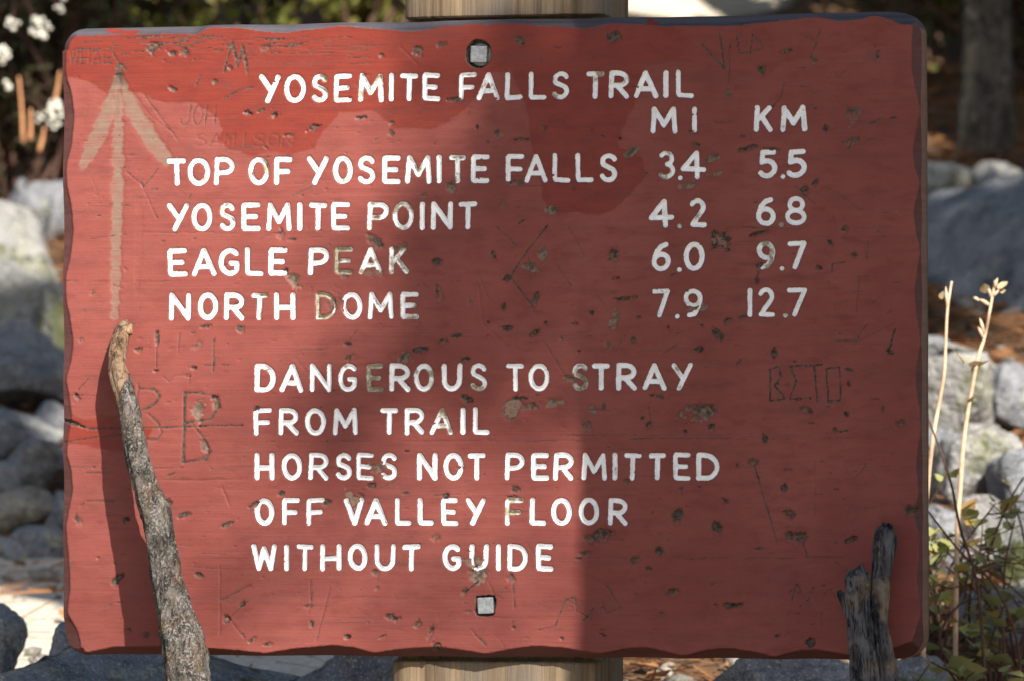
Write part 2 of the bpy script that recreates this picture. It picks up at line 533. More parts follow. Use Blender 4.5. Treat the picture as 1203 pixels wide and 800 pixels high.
S_BOT = edge_prof([(75, 14), (100, 3), (130, 10), (200, 12), (270, 8), (310, 4), (340, 9), (390, 14), (420, 11), (437, 5), (470, 10), (505, 13), (540, 10), (570, 5), (600, 11), (630, 15), (660, 13), (685, 9), (705, 6), (735, 13), (760, 14), (785, 9), (803, 4), (830, 12), (855, 14), (885, 10), (910, 4), (940, 12), (960, 13), (990, 8), (1010, 5), (1040, 12), (1075, 24)], True, 770)
S_TOP = edge_prof([(85, 10), (130, 9), (165, 9), (215, 9), (230, 12), (243, 3), (280, 3), (310, 9), (330, 11), (400, 4), (440, 8), (490, 13), (520, 7), (600, 5), (650, 10), (690, 13), (712, 8), (750, 9), (780, 13), (800, 12), (860, 14), (900, 10), (960, 5), (985, 11), (1010, 9), (1030, 4), (1060, 16)], True, 22)
S_LEF = edge_prof([(40, 6), (90, 5), (105, 11), (135, 15), (170, 12), (195, 6), (215, 6), (245, 12), (275, 14), (305, 10), (325, 5), (350, 5), (375, 10), (405, 14), (425, 11), (445, 5), (465, 9), (490, 12), (515, 7), (535, 6), (550, 11), (575, 13), (600, 8), (620, 5), (650, 8), (690, 10), (720, 6), (735, 16), (755, 22)], False, 74)
S_RIG = edge_prof([(30, 14), (60, 16), (85, 15), (120, 8), (130, 6), (175, 15), (200, 12), (215, 6), (250, 15), (280, 10), (292, 6), (345, 14), (380, 9), (400, 6), (440, 13), (480, 8), (500, 6), (540, 12), (580, 9), (605, 16), (630, 8), (680, 12), (720, 7), (745, 15), (760, 20)], False, 1080)

RC = 0.027
cut = np.zeros(NV + 1)
dt = BH / 2 - np.abs(vv)
msk = dt < RC
cut[msk] = RC - np.sqrt(np.maximum(RC ** 2 - (RC - dt[msk]) ** 2, 0))
uL = -BW / 2 + cut + .05 * (S_LEF(vv) - .004)
uR = BW / 2 - .005 - cut - .06 * (S_RIG(vv) - .004)
tt = np.linspace(0, 1, NU + 1)
U = uL[:, None] + (uR - uL)[:, None] * tt[None, :]
V = np.repeat(vv[:, None], NU + 1, 1)
V = V - np.where(V > 0, 1, 0) * sstep(BH / 2 - .04, BH / 2, V) * .10 * (S_TOP(U)) + np.where(V < 0, 1, 0) * sstep(BH / 2 - .04, BH / 2, -V) * .10 * S_BOT(U)
D = np.zeros_like(U)                                       # depth behind the face, metres
A_fresh = np.zeros_like(U); A_bare = np.zeros_like(U); A_dark = np.zeros_like(U); A_grey = np.zeros_like(U)
A_edge = np.zeros_like(U); A_sdf = np.full(U.shape, 9.0); A_wear = np.full(U.shape, .0); LID = np.zeros(U.shape, int) - 1

# chamfers, hewn in scallops
dT = BH / 2 - V; dB = V + BH / 2; dL = U + BW / 2; dR = BW / 2 - U
cor = np.minimum(np.minimum(dT, dB), np.minimum(dL, dR))
jig = 0.0012 * (fb2(U * 160, V * 160, 5) - .5)
cham = np.zeros_like(U)
for dd, ss, sl_ in ((dT, S_TOP(U), 1.25), (dB, S_BOT(U), 1.25), (dL, S_LEF(V) * 1.1, .5), (dR, S_RIG(V), 1.25)):
    e = ss + jig - dd
    cham = np.maximum(cham, np.where(e > 0, sl_ * e + .0015 * np.minimum(e / .002, 1), 0))
cx_ = np.maximum(RC - np.minimum(dL, dR), 0); cy_ = np.maximum(RC - np.minimum(dT, dB), 0)
ce = np.hypot(cx_, cy_) - (RC - .009)
cham = np.maximum(cham, np.where((cx_ > 0) & (cy_ > 0) & (ce > 0), 1.3 * ce, 0))
D += np.minimum(cham, .030)
A_grey = np.where(S_TOP(U) + jig * 2 - dT > -.0008, 1.0, 0.0) * sstep(.0, .02, BW / 2 - np.abs(U) + .012)
# scraps of red left on the top edge
A_grey *= np.where(fb2(U * 22, V * 60, 31) > .70, .35, 1.0)
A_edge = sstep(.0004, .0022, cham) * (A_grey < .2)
# gentle unevenness
D += .0016 * (fb2(U * 6 + 3, V * 9 + 3, 8) - .5) + .0006 * (fb2(U * 5, V * 180, 9) - .5)

NZ1 = fb2(U * 130, V * 130, 11) - .5
NZ2 = fb2(U * 45, V * 170, 12) - .5
NZ3 = fb2(U * 320, V * 320, 13, 2) - .5


def win(u0, u1, v0, v1, m=.006):
    j0 = max(int((v0 - m + BH / 2) / BH * NV) - 2, 0); j1 = min(int((v1 + m + BH / 2) / BH * NV) + 3, NV + 1)
    i0 = max(int((u0 - m + BW / 2) / BW * NU) - 6, 0); i1 = min(int((u1 + m + BW / 2) / BW * NU) + 7, NU + 1)
    return slice(j0, max(j1, j0 + 1)), slice(i0, max(i1, i0 + 1))


def seg_dist(X, Y, segs):
    d = np.full(X.shape, 1e3)
    for (x0, y0, x1, y1) in segs:
        dx, dy = x1 - x0, y1 - y0
        q = dx * dx + dy * dy
        t = np.clip(((X - x0) * dx + (Y - y0) * dy) / q, 0, 1) if q > 1e-12 else 0
        d = np.minimum(d, np.hypot(X - x0 - t * dx, Y - y0 - t * dy))
    return d


def segs_of(polys):
    s = []
    for p in polys:
        if len(p) == 1: s.append((*p[0], *p[0]))
        for a, b in zip(p[:-1], p[1:]): s.append((*a, *b))
    return s


def arc(cx, cy, rx, ry, a0, a1, n=12):
    return [(cx + rx * math.cos(rad(a0 + (a1 - a0) * i / n)), cy + ry * math.sin(rad(a0 + (a1 - a0) * i / n))) for i in range(n + 1)]


FONT = {
    'A': [[(0, 0), (.5, 1), (1, 0)], [(.18, .3), (.82, .3)]],
    'B': [[(0, 0), (0, 1), (.5, 1)] + arc(.5, .75, .4, .25, 90, -90) + [(0, .5)], [(.5, .5)] + arc(.5, .25, .5, .25, 90, -90) + [(0, 0)]],
    'D': [[(0, 0), (0.02, 1), (.35, 1)] + arc(.35, .5, .65, .5, 90, -90) + [(0, 0)]],
    'E': [[(1, 1), (.06, 1), (0, .93), (0, .06), (.06, 0), (1, 0)], [(0, .5), (.82, .5)]],
    'F': [[(1, 1), (.06, 1), (0, .93), (0, 0)], [(0, .47), (.85, .47)]],
    'G': [arc(.55, .5, .55, .5, 48, 320, 18) + [(.98, .33), (.97, .44), (.62, .44)]],
    'H': [[(0, 0), (0, 1)], [(1, 0), (1, 1)], [(0, .45), (1, .45)]],
    'I': [[(.5, 0), (.5, 1)]],
    'J': [[(1, 1), (1, .3)] + arc(.5, .28, .5, .28, 0, -180)],
    'K': [[(0, 0), (.05, 1)], [(.9, 1), (.05, .4)], [(.35, .6), (1, 0)]],
    'L': [[(0, 1), (0, .06), (.06, 0), (1, 0)]],
    'M': [[(0, 0), (.07, 1), (.5, .28), (.93, 1), (1, 0)]],
    'N': [[(0, 0), (.02, 1), (.98, 0), (1, 1)]],
    'O': [arc(.5, .5, .5, .5, 90, 450, 26)],
    'P': [[(0, 0), (.03, 1), (.5, 1)] + arc(.5, .72, .5, .28, 90, -90) + [(.05, .42)]],
    'R': [[(0, 0), (.03, 1), (.5, 1)] + arc(.5, .73, .48, .27, 90, -90) + [(.05, .45)], [(.4, .45), (1, 0)]],
    'S': [arc(.53, .755, .47, .245, 25, 215, 12) + [(.5, .53)] + arc(.5, .25, .5, .25, 55, -155, 14)],
    'T': [[(0, .98), (1, .98)], [(.52, .98), (.5, 0)]],
    'U': [[(0, 1), (0.02, .38)] + arc(.5, .38, .48, .38, 180, 360) + [(1, 1)]],
    'V': [[(0, 1), (.52, 0), (1, 1)]],
    'W': [[(0, 1), (.2, 0), (.5, .92), (.78, 0), (1, 1)]],
    'X': [[(0, 0), (1, 1)], [(0, 1), (1, 0)]],
    'Y': [[(0, 1), (.56, .42)], [(1, 1), (.32, 0)]],
    '0': [arc(.5, .5, .5, .5, 90, 450, 26)],
    '1': [[(.5, 0), (.5, 1)]],
    '2': [arc(.45, .73, .47, .27, 155, -30, 12) + [(.05, 0), (1, 0)]],
    '3': [arc(.42, .76, .5, .24, 140, -75, 12), arc(.42, .27, .58, .27, 80, -145, 12)],
    '4': [[(.62, 1), (0, .32), (1, .32)], [(.64, 1), (.68, 0)]],
    '5': [[(.92, 1), (.12, 1), (.06, .58)] + arc(.42, .32, .58, .32, 118, -140, 14)],
    '6': [[(.82, 1), (.5, .93), (.2, .72), (.03, .42)] + arc(.5, .3, .5, .3, 165, 525, 22)],
    '7': [[(0, .98), (1, 1), (.38, 0)]],
    '8': [arc(.5, .76, .38, .24, 90, 450, 20), arc(.5, .26, .5, .26, 90, 450, 20)],
    '9': [[(.2, 0), (.55, .06), (.88, .35), (.98, .65)] + arc(.5, .7, .48, .3, 0, 360, 22)],
    '.': [[(.5, .5)]],
}
W1 = 0.42
# each line: (y top, y bottom at its left end; y top, y bottom at its right end), letters with their left and right ends, wear
LINES = [
    ((88, 121.5, 305), (82.5, 115, 814), [('Y', 305, 330), ('O', 333.5, 359), ('S', 366, 385.5, .5), ('E', 392.5, 413.5, .45), ('M', 421, 451, .5), ('I', 457, 462.5), ('T', 470, 491), ('E', 496, 517), ('F', 539, 560, .42), ('A', 560, 587, .4), ('L', 593, 614), ('L', 621, 642), ('S', 648, 668.5, .42), ('T', 688.6, 709.6, .48), ('R', 715, 739.4, .42), ('A', 744, 773), ('I', 779, 785.4), ('L', 794, 814.4)]),
    ((126, 157.5, 764), (123.4, 154.6, 948), [('M', 764, 795.6), ('I', 812.4, 819), ('K', 885.6, 908, .3), ('M', 916.6, 948, .36)]),
    ((186, 218.6, 196), (180, 214, 725), [('T', 196, 219), ('O', 220, 246.6, .33), ('P', 251.6, 275.4, .38), ('O', 291.6, 316.4, .5), ('F', 322, 343.4, .3), ('Y', 360.7, 386), ('O', 391, 414.3, .42), ('S', 420, 440.7), ('E', 449, 470.5), ('M', 476, 507, .46), ('I', 512.4, 519.4, .4), ('T', 527.5, 547.3, .48), ('E', 553, 575, .36), ('F', 594, 616, .33), ('A', 616, 643), ('L', 649, 670), ('L', 676, 697), ('S', 704, 725)]),
    ((178, 211.5, 774), (175.6, 209, 948), [('3', 774, 793, .52), ('.', 796, 802), ('4', 800, 829.6), ('5', 891, 913), ('.', 916.6, 923, .4), ('5', 924.4, 947.6)]),
    ((239, 272, 196), (236.7, 270, 560), [('Y', 196, 222), ('O', 225, 249.4, .33), ('S', 257.4, 276.4, .4), ('E', 283.6, 306), ('M', 313, 342.4, .38), ('I', 348.4, 356), ('T', 363, 384, .42), ('E', 389, 411), ('P', 431.4, 457, .46), ('O', 461.3, 486.3, .5), ('I', 493, 499, .4), ('N', 506, 532), ('T', 538.4, 560.4)]),
    ((234.4, 268, 762), (231, 265, 948), [('4', 762.4, 792), ('.', 795.6, 801, .5), ('2', 810, 830, .45), ('6', 888, 911), ('.', 915, 920.5, .45), ('8', 922.4, 947.6)]),
    ((292, 325, 197), (290, 322, 480), [('E', 197, 220), ('A', 225.3, 254), ('G', 257, 282), ('L', 288, 309.3), ('E', 315.5, 337.4), ('P', 362, 386), ('E', 393, 414.7, .58), ('A', 421.4, 449, .5), ('K', 456.7, 480, .52)]),
    ((285, 319, 765), (283, 317, 948), [('6', 765.4, 788), ('.', 795.4, 800.5), ('0', 803, 827.7), ('9', 889, 911, .5), ('.', 916, 921.6), ('7', 925, 947)]),
    ((344.4, 376.6, 198), (343, 375, 492), [('N', 198.5, 224.3), ('O', 232, 256), ('R', 263, 287), ('T', 295, 314.5, .55), ('H', 322, 347), ('D', 370.4, 395.4, .6), ('O', 401.3, 425.8), ('M', 432, 462.4, .36), ('E', 470, 492, .5)]),
    ((339.5, 373.5, 765), (338, 372, 948), [('7', 766, 786.7, .4), ('.', 792.8, 798, .45), ('9', 803, 826, .38), ('1', 877.8, 884), ('2', 890.5, 910.6), ('.', 920, 925, .5), ('7', 924, 947.8)]),
    ((427, 460.5, 299), (426, 458, 814), [('D', 299, 324), ('A', 329, 356.8), ('N', 363.8, 389.4), ('G', 397, 419.7, .38), ('E', 430.4, 450.6, .62), ('R', 457, 482, .4), ('O', 486, 510, .5), ('U', 518.8, 543.3), ('S', 552, 572, .52), ('T', 594.8, 615.7), ('O', 621, 645.7), ('S', 671.8, 691.3, .52), ('T', 695.3, 716.4), ('R', 723.4, 748), ('A', 754.6, 782.8), ('Y', 788.5, 813.6, .42)]),
    ((479, 511, 298), (478, 510, 575), [('F', 298, 320), ('R', 327, 351), ('O', 358, 382.6), ('M', 390.8, 420.4), ('T', 446.7, 467.6), ('R', 475, 498.3), ('A', 505, 532.5, .46), ('I', 541, 546.5), ('L', 555.4, 575)]),
    ((531.5, 563.6, 299), (531.5, 564, 845), [('H', 299, 322.5), ('O', 331, 355), ('R', 362.3, 386), ('S', 393.7, 413.4), ('E', 418.5, 439, .4), ('S', 447, 466.5, .38), ('N', 489.6, 514.2), ('O', 520.7, 544.3), ('T', 549.6, 570.4), ('P', 593, 616), ('E', 623.8, 645), ('R', 650, 673.7), ('M', 683, 712.7), ('I', 719.5, 725), ('T', 732.7, 753), ('T', 762, 782), ('E', 790.6, 811, .38), ('D', 817.6, 845)]),
    ((584.5, 616.6, 299), (584.5, 617, 737), [('O', 299, 322), ('F', 331.5, 352), ('F', 360, 381.6), ('V', 404, 428, .38), ('A', 428, 455, .42), ('L', 464, 483.3), ('L', 490.6, 509.4), ('E', 518.3, 538), ('Y', 546.8, 570.4), ('F', 593.4, 614.6, .52), ('L', 622.3, 641.8), ('O', 647.6, 671.7), ('O', 679.7, 703.8), ('R', 714, 737)]),
    ((638.7, 670, 295), (638.5, 670.5, 650), [('W', 295.7, 325.6), ('I', 333.6, 339.5), ('T', 348, 368), ('H', 376, 401), ('O', 408.7, 432), ('U', 440, 464.7), ('T', 472.4, 494), ('G', 519.7, 542), ('U', 551.3, 574.2), ('I', 583, 588), ('D', 596, 620.3), ('E', 629.5, 650)]),
]
rnd = random.Random(5)
LETTERS = []
RL = .00285
for (tl, bl, xl), (tr, br, xr), chars in LINES:
    for ch in chars:
        c, x0, x1 = ch[:3]
        w = ch[3] if len(ch) > 3 else .22 + rnd.uniform(-.06, .08)
        w *= .88
        xm = (x0 + x1) / 2; f = (xm - xl) / (xr - xl)
        yt = tl + (tr - tl) * f; yb = bl + (br - bl) * f
        rl = RL * rnd.uniform(.94, 1.06)
        if c == '.':
            yt = yb - 5; rl = .0027
            polys = [[(.5, .5)]]; X0, X1 = x0, x1
            mapf = lambda p: uv(xm, yb - 1.5)
        else:
            rp = rl * 1000
            X0, X1, Yt, Yb = x0 + rp, x1 - rp, yt + rp, yb - rp
            if c in 'I1': X0 = X1 = xm
            jx = [rnd.uniform(-.03, .03) for _ in range(4)]
            mapf = lambda p: uv(X0 + (X1 - X0) * (p[0] + jx[0] * math.sin(3 * p[1] + jx[1] * 60)), Yb + (Yt - Yb) * (p[1] + jx[2] * math.sin(3 * p[0] + jx[3] * 60) * .7))
            polys = FONT[c]
        pl = [[mapf(p) for p in q] for q in polys]
        allp = [p for q in pl for p in q]
        sl = win(min(p[0] for p in allp), max(p[0] for p in allp), min(p[1] for p in allp), max(p[1] for p in allp), .0085)
        d = seg_dist(U[sl], V[sl], segs_of(pl))
        rr = rl * (1 + .14 * NZ1[sl] * 2)
        sd_ = (d - rr) * 1000
        A_sdf[sl] = np.minimum(A_sdf[sl], sd_)
        near = d < rl + .004
        A_wear[sl] = np.where(d < rl + .002, w, A_wear[sl])
        g = np.clip(1 - (d / (rr * 1.05)) ** 1.4, 0, 1) ** 1.5
        D[sl] = np.maximum(D[sl], D[sl] * 0 + .0050 * np.sqrt(g) + np.where(g > 0, 0, -1) + np.where(g > 0, D[sl] * .3, 0))
        sub = LID[sl]; sub[(d < rl + .0022) & (sub < 0)] = len(LETTERS); LID[sl] = sub
        LETTERS.append((c, xm, (yt + yb) / 2))


def stamp_line(pts, r=.0011, depth=.0012, dark=.55, bare=0.0, loc=False):
    pl = [p if loc else uv(*p) for p in pts]
    sl = win(min(p[0] for p in pl), max(p[0] for p in pl), min(p[1] for p in pl), max(p[1] for p in pl), r * 3 + .003)
    d = seg_dist(U[sl] + NZ1[sl] * .0022, V[sl] + NZ2[sl] * .0022, segs_of([pl]))
    m = sstep(r * 1.35, r * .5, d + NZ1[sl] * r * 1.6)
    D[sl] += depth * .6 * m
    A_dark[sl] = np.maximum(A_dark[sl], m * dark)
    A_bare[sl] = np.maximum(A_bare[sl], m * bare)


def stamp_gouge(px, py, w, h, ang=0, depth=.0022, dark=.75, bare=.5, ring=False):
    u, v = uv(px, py)
    w *= .0005; h *= .0005
    R = max(w, h) * 1.6
    sl = win(u - R, u + R, v - R, v + R)
    c, s = math.cos(rad(ang)), math.sin(rad(ang))
    x = (U[sl] - u) * c + (V[sl] - v) * s; y = -(U[sl] - u) * s + (V[sl] - v) * c
    e = np.hypot(x / w, y / h) + NZ1[sl] * 1.5 + NZ3[sl] * .9 + NZ2[sl] * .5
    m = sstep(1.05, .72, e)
    if ring:
        md = m * sstep(.45, .75, e)
        A_dark[sl] = np.maximum(A_dark[sl], md * dark)
    else:
        # dark chip colour, with the pocket's shade painted in towards the upper edge
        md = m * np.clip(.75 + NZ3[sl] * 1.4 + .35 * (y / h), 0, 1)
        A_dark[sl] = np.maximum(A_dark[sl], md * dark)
    A_bare[sl] = np.maximum(A_bare[sl], m * bare)
    D[sl] += depth * m * (.8 + NZ3[sl])
    A_sdf[sl] = np.where(m > .5, np.maximum(A_sdf[sl], np.where(A_sdf[sl] < 0, A_sdf[sl] + 1.5, A_sdf[sl])), A_sdf[sl])


def stamp_poly_mask(pts, arr, soft=.003, amp=.006, val=1.0):
    P = np.array([uv(*p) for p in pts])
    inside = np.zeros(U.shape, bool); dist = np.full(U.shape, 9.0)
    uu = U + NZ1 * amp * .6 + (fb2(U * 30, V * 30, 21) - .5) * amp * 2; w_ = V + NZ2 * amp * .4 + (fb2(U * 30, V * 30, 22) - .5) * amp * 2
    for a, b in zip(P, np.roll(P, -1, 0)):
        c = ((a[1] > w_) != (b[1] > w_)) & (uu < (b[0] - a[0]) * (w_ - a[1]) / (b[1] - a[1] + 1e-12) + a[0])
        inside ^= c
        dist = np.minimum(dist, seg_dist(uu, w_, [(*a, *b)]))
    s = np.where(inside, dist, -dist)
    np.maximum(arr, val * sstep(-soft, soft, s), out=arr)


# newer, less faded paint left under the top edge
stamp_poly_mask([(60, 10), (60, 88), (79, 91), (101, 94), (115, 106), (135, 112), (169, 111), (184, 116), (216, 121), (253, 135), (256, 150), (250, 162), (266, 174), (297, 183), (337, 183), (371, 173), (382, 152), (400, 134), (434, 134), (454, 150), (511, 150), (545, 133), (562, 115), (578, 90), (600, 82), (614, 110), (622, 160), (632, 215), (650, 250), (690, 254), (720, 246), (745, 224), (758, 206), (752, 186), (728, 172), (735, 138), (750, 104), (758, 76), (800, 71), (851, 93), (901, 94), (921, 73), (962, 69), (1009, 61), (1063, 44), (1090, 30), (1090, 0), (600, 0)], A_fresh, .0035, .008)
A_fresh *= 1 - .55 * sstep(uv(755, 100)[0], uv(840, 100)[0], U)
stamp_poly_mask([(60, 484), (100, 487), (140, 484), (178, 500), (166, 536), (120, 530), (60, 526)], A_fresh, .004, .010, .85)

# arrow scraped out of the paint
for pts, wid in (
        ([(139, 80), (139, 140), (138, 220), (136, 300), (135, 372)], [.003, .008, .0086, .0078, .005]),
        ([(138, 92), (128, 130), (114, 162), (98, 192)], [.004, .0125, .0115, .0075]),
        ([(141, 92), (155, 128), (174, 158), (195, 188)], [.004, .0130, .0125, .010]),
        ([(164, 245), (163, 300), (160, 345)], [.005, .0055, .003])):
    pl = [uv(*p) for p in pts]
    sl = win(min(p[0] for p in pl), max(p[0] for p in pl), min(p[1] for p in pl), max(p[1] for p in pl), .03)
    m = np.zeros(U[sl].shape)
    for k in range(len(pl) - 1):
        for q in np.linspace(0, 1, 14):
            p = np.array(pl[k]) * (1 - q) + np.array(pl[k + 1]) * q
            r = wid[k] * (1 - q) + wid[k + 1] * q
            m = np.maximum(m, sstep(r * 1.28, r * .6, np.hypot(U[sl] - p[0], V[sl] - p[1]) + NZ2[sl] * .008 + NZ1[sl] * .003))
    if len(pts) == 3: m = m * .45
    A_bare[sl] = np.maximum(A_bare[sl], m * np.clip(.68 + NZ1[sl] * .25 + NZ2[sl] * .25, 0, 1))
    D[sl] += .0007 * m
    A_dark[sl] = np.maximum(A_dark[sl], m * sstep(uv(140, 125)[1], uv(140, 80)[1], V[sl]) * .55)

# cracks and glue lines between the laminated boards
stamp_line([(74, 494), (85, 497), (103, 503), (128, 503), (190, 502), (285, 499)], .0008, .0018, .75)
stamp_line([(74, 494), (84, 496), (98, 501)], .0022, .004, .95)
stamp_line([(74, 519), (110, 514), (150, 510)], .0009, .0015, .6)
for xs, y0 in (((76, 210), 331), ((170, 330), 274), ((400, 690), 518), ((740, 1062), 515), ((640, 900), 511), ((80, 440), 549), ((560, 1060), 268), ((690, 990), 655)):
    q = np.linspace(xs[0], xs[1], 9)
    for a, b in zip(q[:-1], q[1:]):
        if rnd.random() < .8:
            stamp_line([(a, y0 + rnd.uniform(-.8, .8)), (b, y0 + rnd.uniform(-.8, .8))], .0006, .0008, rnd.uniform(.3, .6))


def z(ox, oy, s, pts): return [(ox + x / s, oy + y / s) for x, y in pts]


Z1 = lambda p: z(0, 0, 2.963, p); Z3 = lambda p: z(800, 0, 2.963, p); Z4 = lambda p: z(0, 265, 2.963, p)
Z5 = lambda p: z(400, 265, 2.963, p); Z6 = lambda p: z(800, 265, 2.963, p); Z7 = lambda p: z(0, 530, 2.963, p)
Z8 = lambda p: z(400, 530, 2.963, p); Z9 = lambda p: z(800, 530, 2.963, p); ZB4 = lambda p: z(70, 380, 4.704, p)
# scratched marks and initials
for pts, r, dk in (
        (Z1([(780, 250), (808, 150), (828, 235), (845, 155), (862, 260)]), .0012, .8),
        (Z1([(500, 330), (560, 410), (620, 490)]), .0008, .5), (Z1([(470, 330), (520, 400), (610, 470)]), .0006, .4),
        (Z1([(780, 345), (830, 315), (880, 305)]), .0009, .6), (Z1([(680, 300), (700, 265)]), .001, .6),
        (Z1([(440, 600), (500, 650), (548, 590)]), .0009, .5), (Z1([(490, 640), (520, 700), (545, 760)]), .0009, .5),
        (Z1([(395, 185), (410, 215), (440, 245)]), .0010, .8),
        (Z3([(72, 155), (150, 240), (135, 115)]), .0011, .7), (Z3([(155, 235), (172, 150), (165, 290)]), .0008, .5),
        (Z3([(232, 120), (192, 118), (203, 188), (238, 182)]), .0009, .6), (Z3([(195, 152), (230, 150)]), .0007, .5),
        (Z3([(240, 185), (250, 120), (288, 170), (242, 178)]), .0009, .6),
        (Z3([(430, 130), (470, 140), (485, 100)]), .0008, .5), (Z3([(450, 200), (470, 150)]), .0008, .5),
        (Z3([(530, 250), (545, 270), (580, 240)]), .0007, .4), (Z3([(445, 290), (455, 330), (480, 320)]), .0007, .4),
        (Z3([(360, 290), (345, 345), (300, 390)]), .0008, .6), (Z3([(505, 650), (570, 690), (630, 735)]), .0006, .5),
        (Z3([(650, 435), (705, 410)]), .0009, .6), (Z3([(560, 500), (600, 480), (580, 520)]), .0007, .5), (Z3([(640, 500), (660, 485), (700, 495)]), .0007, .4),
        (Z6([(310, 500), (310, 610), (362, 600), (325, 555), (347, 528), (342, 490), (305, 500)]), .0010, .75),
        (Z6([(425, 485), (378, 492), (402, 540), (378, 604), (450, 598)]), .0010, .75),
        (Z6([(432, 487), (495, 483)]), .0010, .75), (Z6([(462, 485), (475, 612)]), .0010, .75),
        (Z6([(505, 496), (552, 492), (555, 608), (512, 612), (505, 496)]), .0010, .75),
        (Z6([(530, 400), (610, 400), (645, 345)]), .0008, .5), (Z6([(720, 445), (745, 360)]), .0012, .7), (Z6([(650, 55), (645, 120)]), .0009, .5),
        (Z6([(610, 300), (620, 180), (650, 178)]), .0009, .4), (Z6([(595, 230), (640, 230)]), .0007, .4), (Z6([(690, 250), (665, 270), (690, 285)]), .0007, .4),
        (Z6([(525, 160), (525, 135), (570, 128)]), .0009, .5), (Z6([(590, 100), (612, 105)]), .0008, .6),
        (ZB4([(435, 330), (430, 500)]), .0012, .45), (ZB4([(440, 355), (520, 360), (552, 400), (520, 445), (455, 480)]), .0015, .5),
        (ZB4([(490, 500), (545, 550), (565, 600), (540, 640), (480, 640)]), .0014, .45),
        (ZB4([(690, 380), (688, 600), (680, 760)]), .0021, .55), (ZB4([(690, 380), (780, 380), (860, 400), (880, 460), (830, 530), (700, 548)]), .0017, .55),
        (ZB4([(740, 560), (800, 640), (830, 700), (800, 755), (690, 765)]), .0015, .5),
        (ZB4([(540, 70), (535, 240)]), .0009, .6), (ZB4([(852, 90), (848, 260)]), .0011, .6), (ZB4([(660, 60), (655, 180)]), .0007, .5),
        (ZB4([(835, 110), (855, 95)]), .0008, .5), (ZB4([(570, 290), (600, 320), (640, 280)]), .0008, .4), (ZB4([(640, 290), (720, 280), (710, 330)]), .0007, .4),
        (ZB4([(100, 365), (170, 290)]), .0010, .5), (ZB4([(80, 440), (120, 410)]), .0008, .4),
        (Z5([(720, 0), (650, 90), (590, 178), (660, 272)]), .0011, .6), (Z5([(545, 5), (610, 72)]), .0010, .5), (Z5([(790, 0), (852, 112)]), .0006, .5),
        (Z5([(705, 395), (778, 515)]), .0007, .55), (Z5([(730, 105), (800, 210)]), .0006, .5), (Z5([(480, 210), (495, 340), (560, 405), (640, 440)]), .0016, .22),
        (Z5([(890, 240), (930, 300)]), .0007, .4), (Z5([(1120, 450), (1185, 405)]), .0008, .4), (Z5([(20, 415), (60, 360)]), .0008, .4),
        (Z8([(745, 610), (780, 522), (800, 512), (815, 510), (825, 560)]), .0009, .6), (Z8([(830, 560), (872, 585)]), .0009, .6), (Z8([(880, 545), (845, 590)]), .0009, .6),
        (Z8([(912, 520), (925, 562), (975, 545), (950, 505), (925, 465)]), .0010, .55), (Z8([(455, 620), (505, 675)]), .0012, .5), (Z8([(440, 485), (475, 455)]), .0012, .6),
        (Z8([(515, 450), (535, 500), (565, 510)]), .0008, .5), (Z8([(600, 460), (605, 545)]), .0009, .5), (Z8([(690, 622), (745, 610)]), .0008, .5),
        (Z9([(255, 50), (290, 170), (338, 325)]), .0009, .6), (Z9([(465, 20), (465, 235)]), .0006, .45), (Z9([(385, 520), (402, 460), (437, 520)]), .0008, .6),
        (Z9([(440, 525), (462, 470)]), .0008, .6), (Z9([(490, 510), (517, 475), (537, 505)]), .0008, .55), (Z9([(605, 165), (565, 245)]), .0007, .4),
        (Z9([(420, 310), (440, 370)]), .0008, .5), (Z9([(490, 560), (490, 610)]), .0007, .4), (Z9([(570, 60), (600, 100), (640, 50), (680, 95)]), .0008, .4),
        (Z7([(765, 400), (765, 640)]), .0012, .3), (Z7([(770, 520), (870, 465)]), .0014, .4), (Z7([(800, 580), (862, 520)]), .0012, .6), (Z7([(790, 570), (850, 650)]), .001, .4),
        (Z7([(1080, 450), (1082, 520)]), .0011, .5), (Z7([(1150, 470), (1110, 620), (1100, 660)]), .0009, .4), (Z7([(560, 100), (860, 95)]), .0010, .35),
        (Z7([(300, 75), (400, 75)]), .0009, .4), (Z7([(300, 172), (395, 175)]), .0009, .4), (Z7([(400, 470), (430, 425)]), .0014, .7), (Z7([(770, 120), (800, 190)]), .0009, .35), (Z7([(640, 0), (640, 40), (700, 25), (735, 0)]), .0015, .4),
        ([(470, 55), (490, 75)], .0009, .4), ([(560, 320), (575, 352)], .0006, .4), ([(1000, 405), (1050, 380)], .0007, .4)):
    stamp_line(pts, r, .0012, dk, .25)


def carve_text(txt, x0, y0, w, h, slant=0, r=.0008, dk=.45):
    for i, c in enumerate(txt):
        for q in FONT[c]:
            stamp_line([(x0 + i * w + p[0] * w * .7 + p[1] * slant, y0 - p[1] * h) for p in q], r, .0009, dk * rnd.uniform(.7, 1.1), .2)


carve_text("JOH", 211, 147, 15, 22, 2, .0010, .5)
carve_text("SAMISON", 229, 172, 17, 14, 2, .0009, .42)
carve_text("WHAL", 82, 75, 13, 14, 1, .0009, .42)

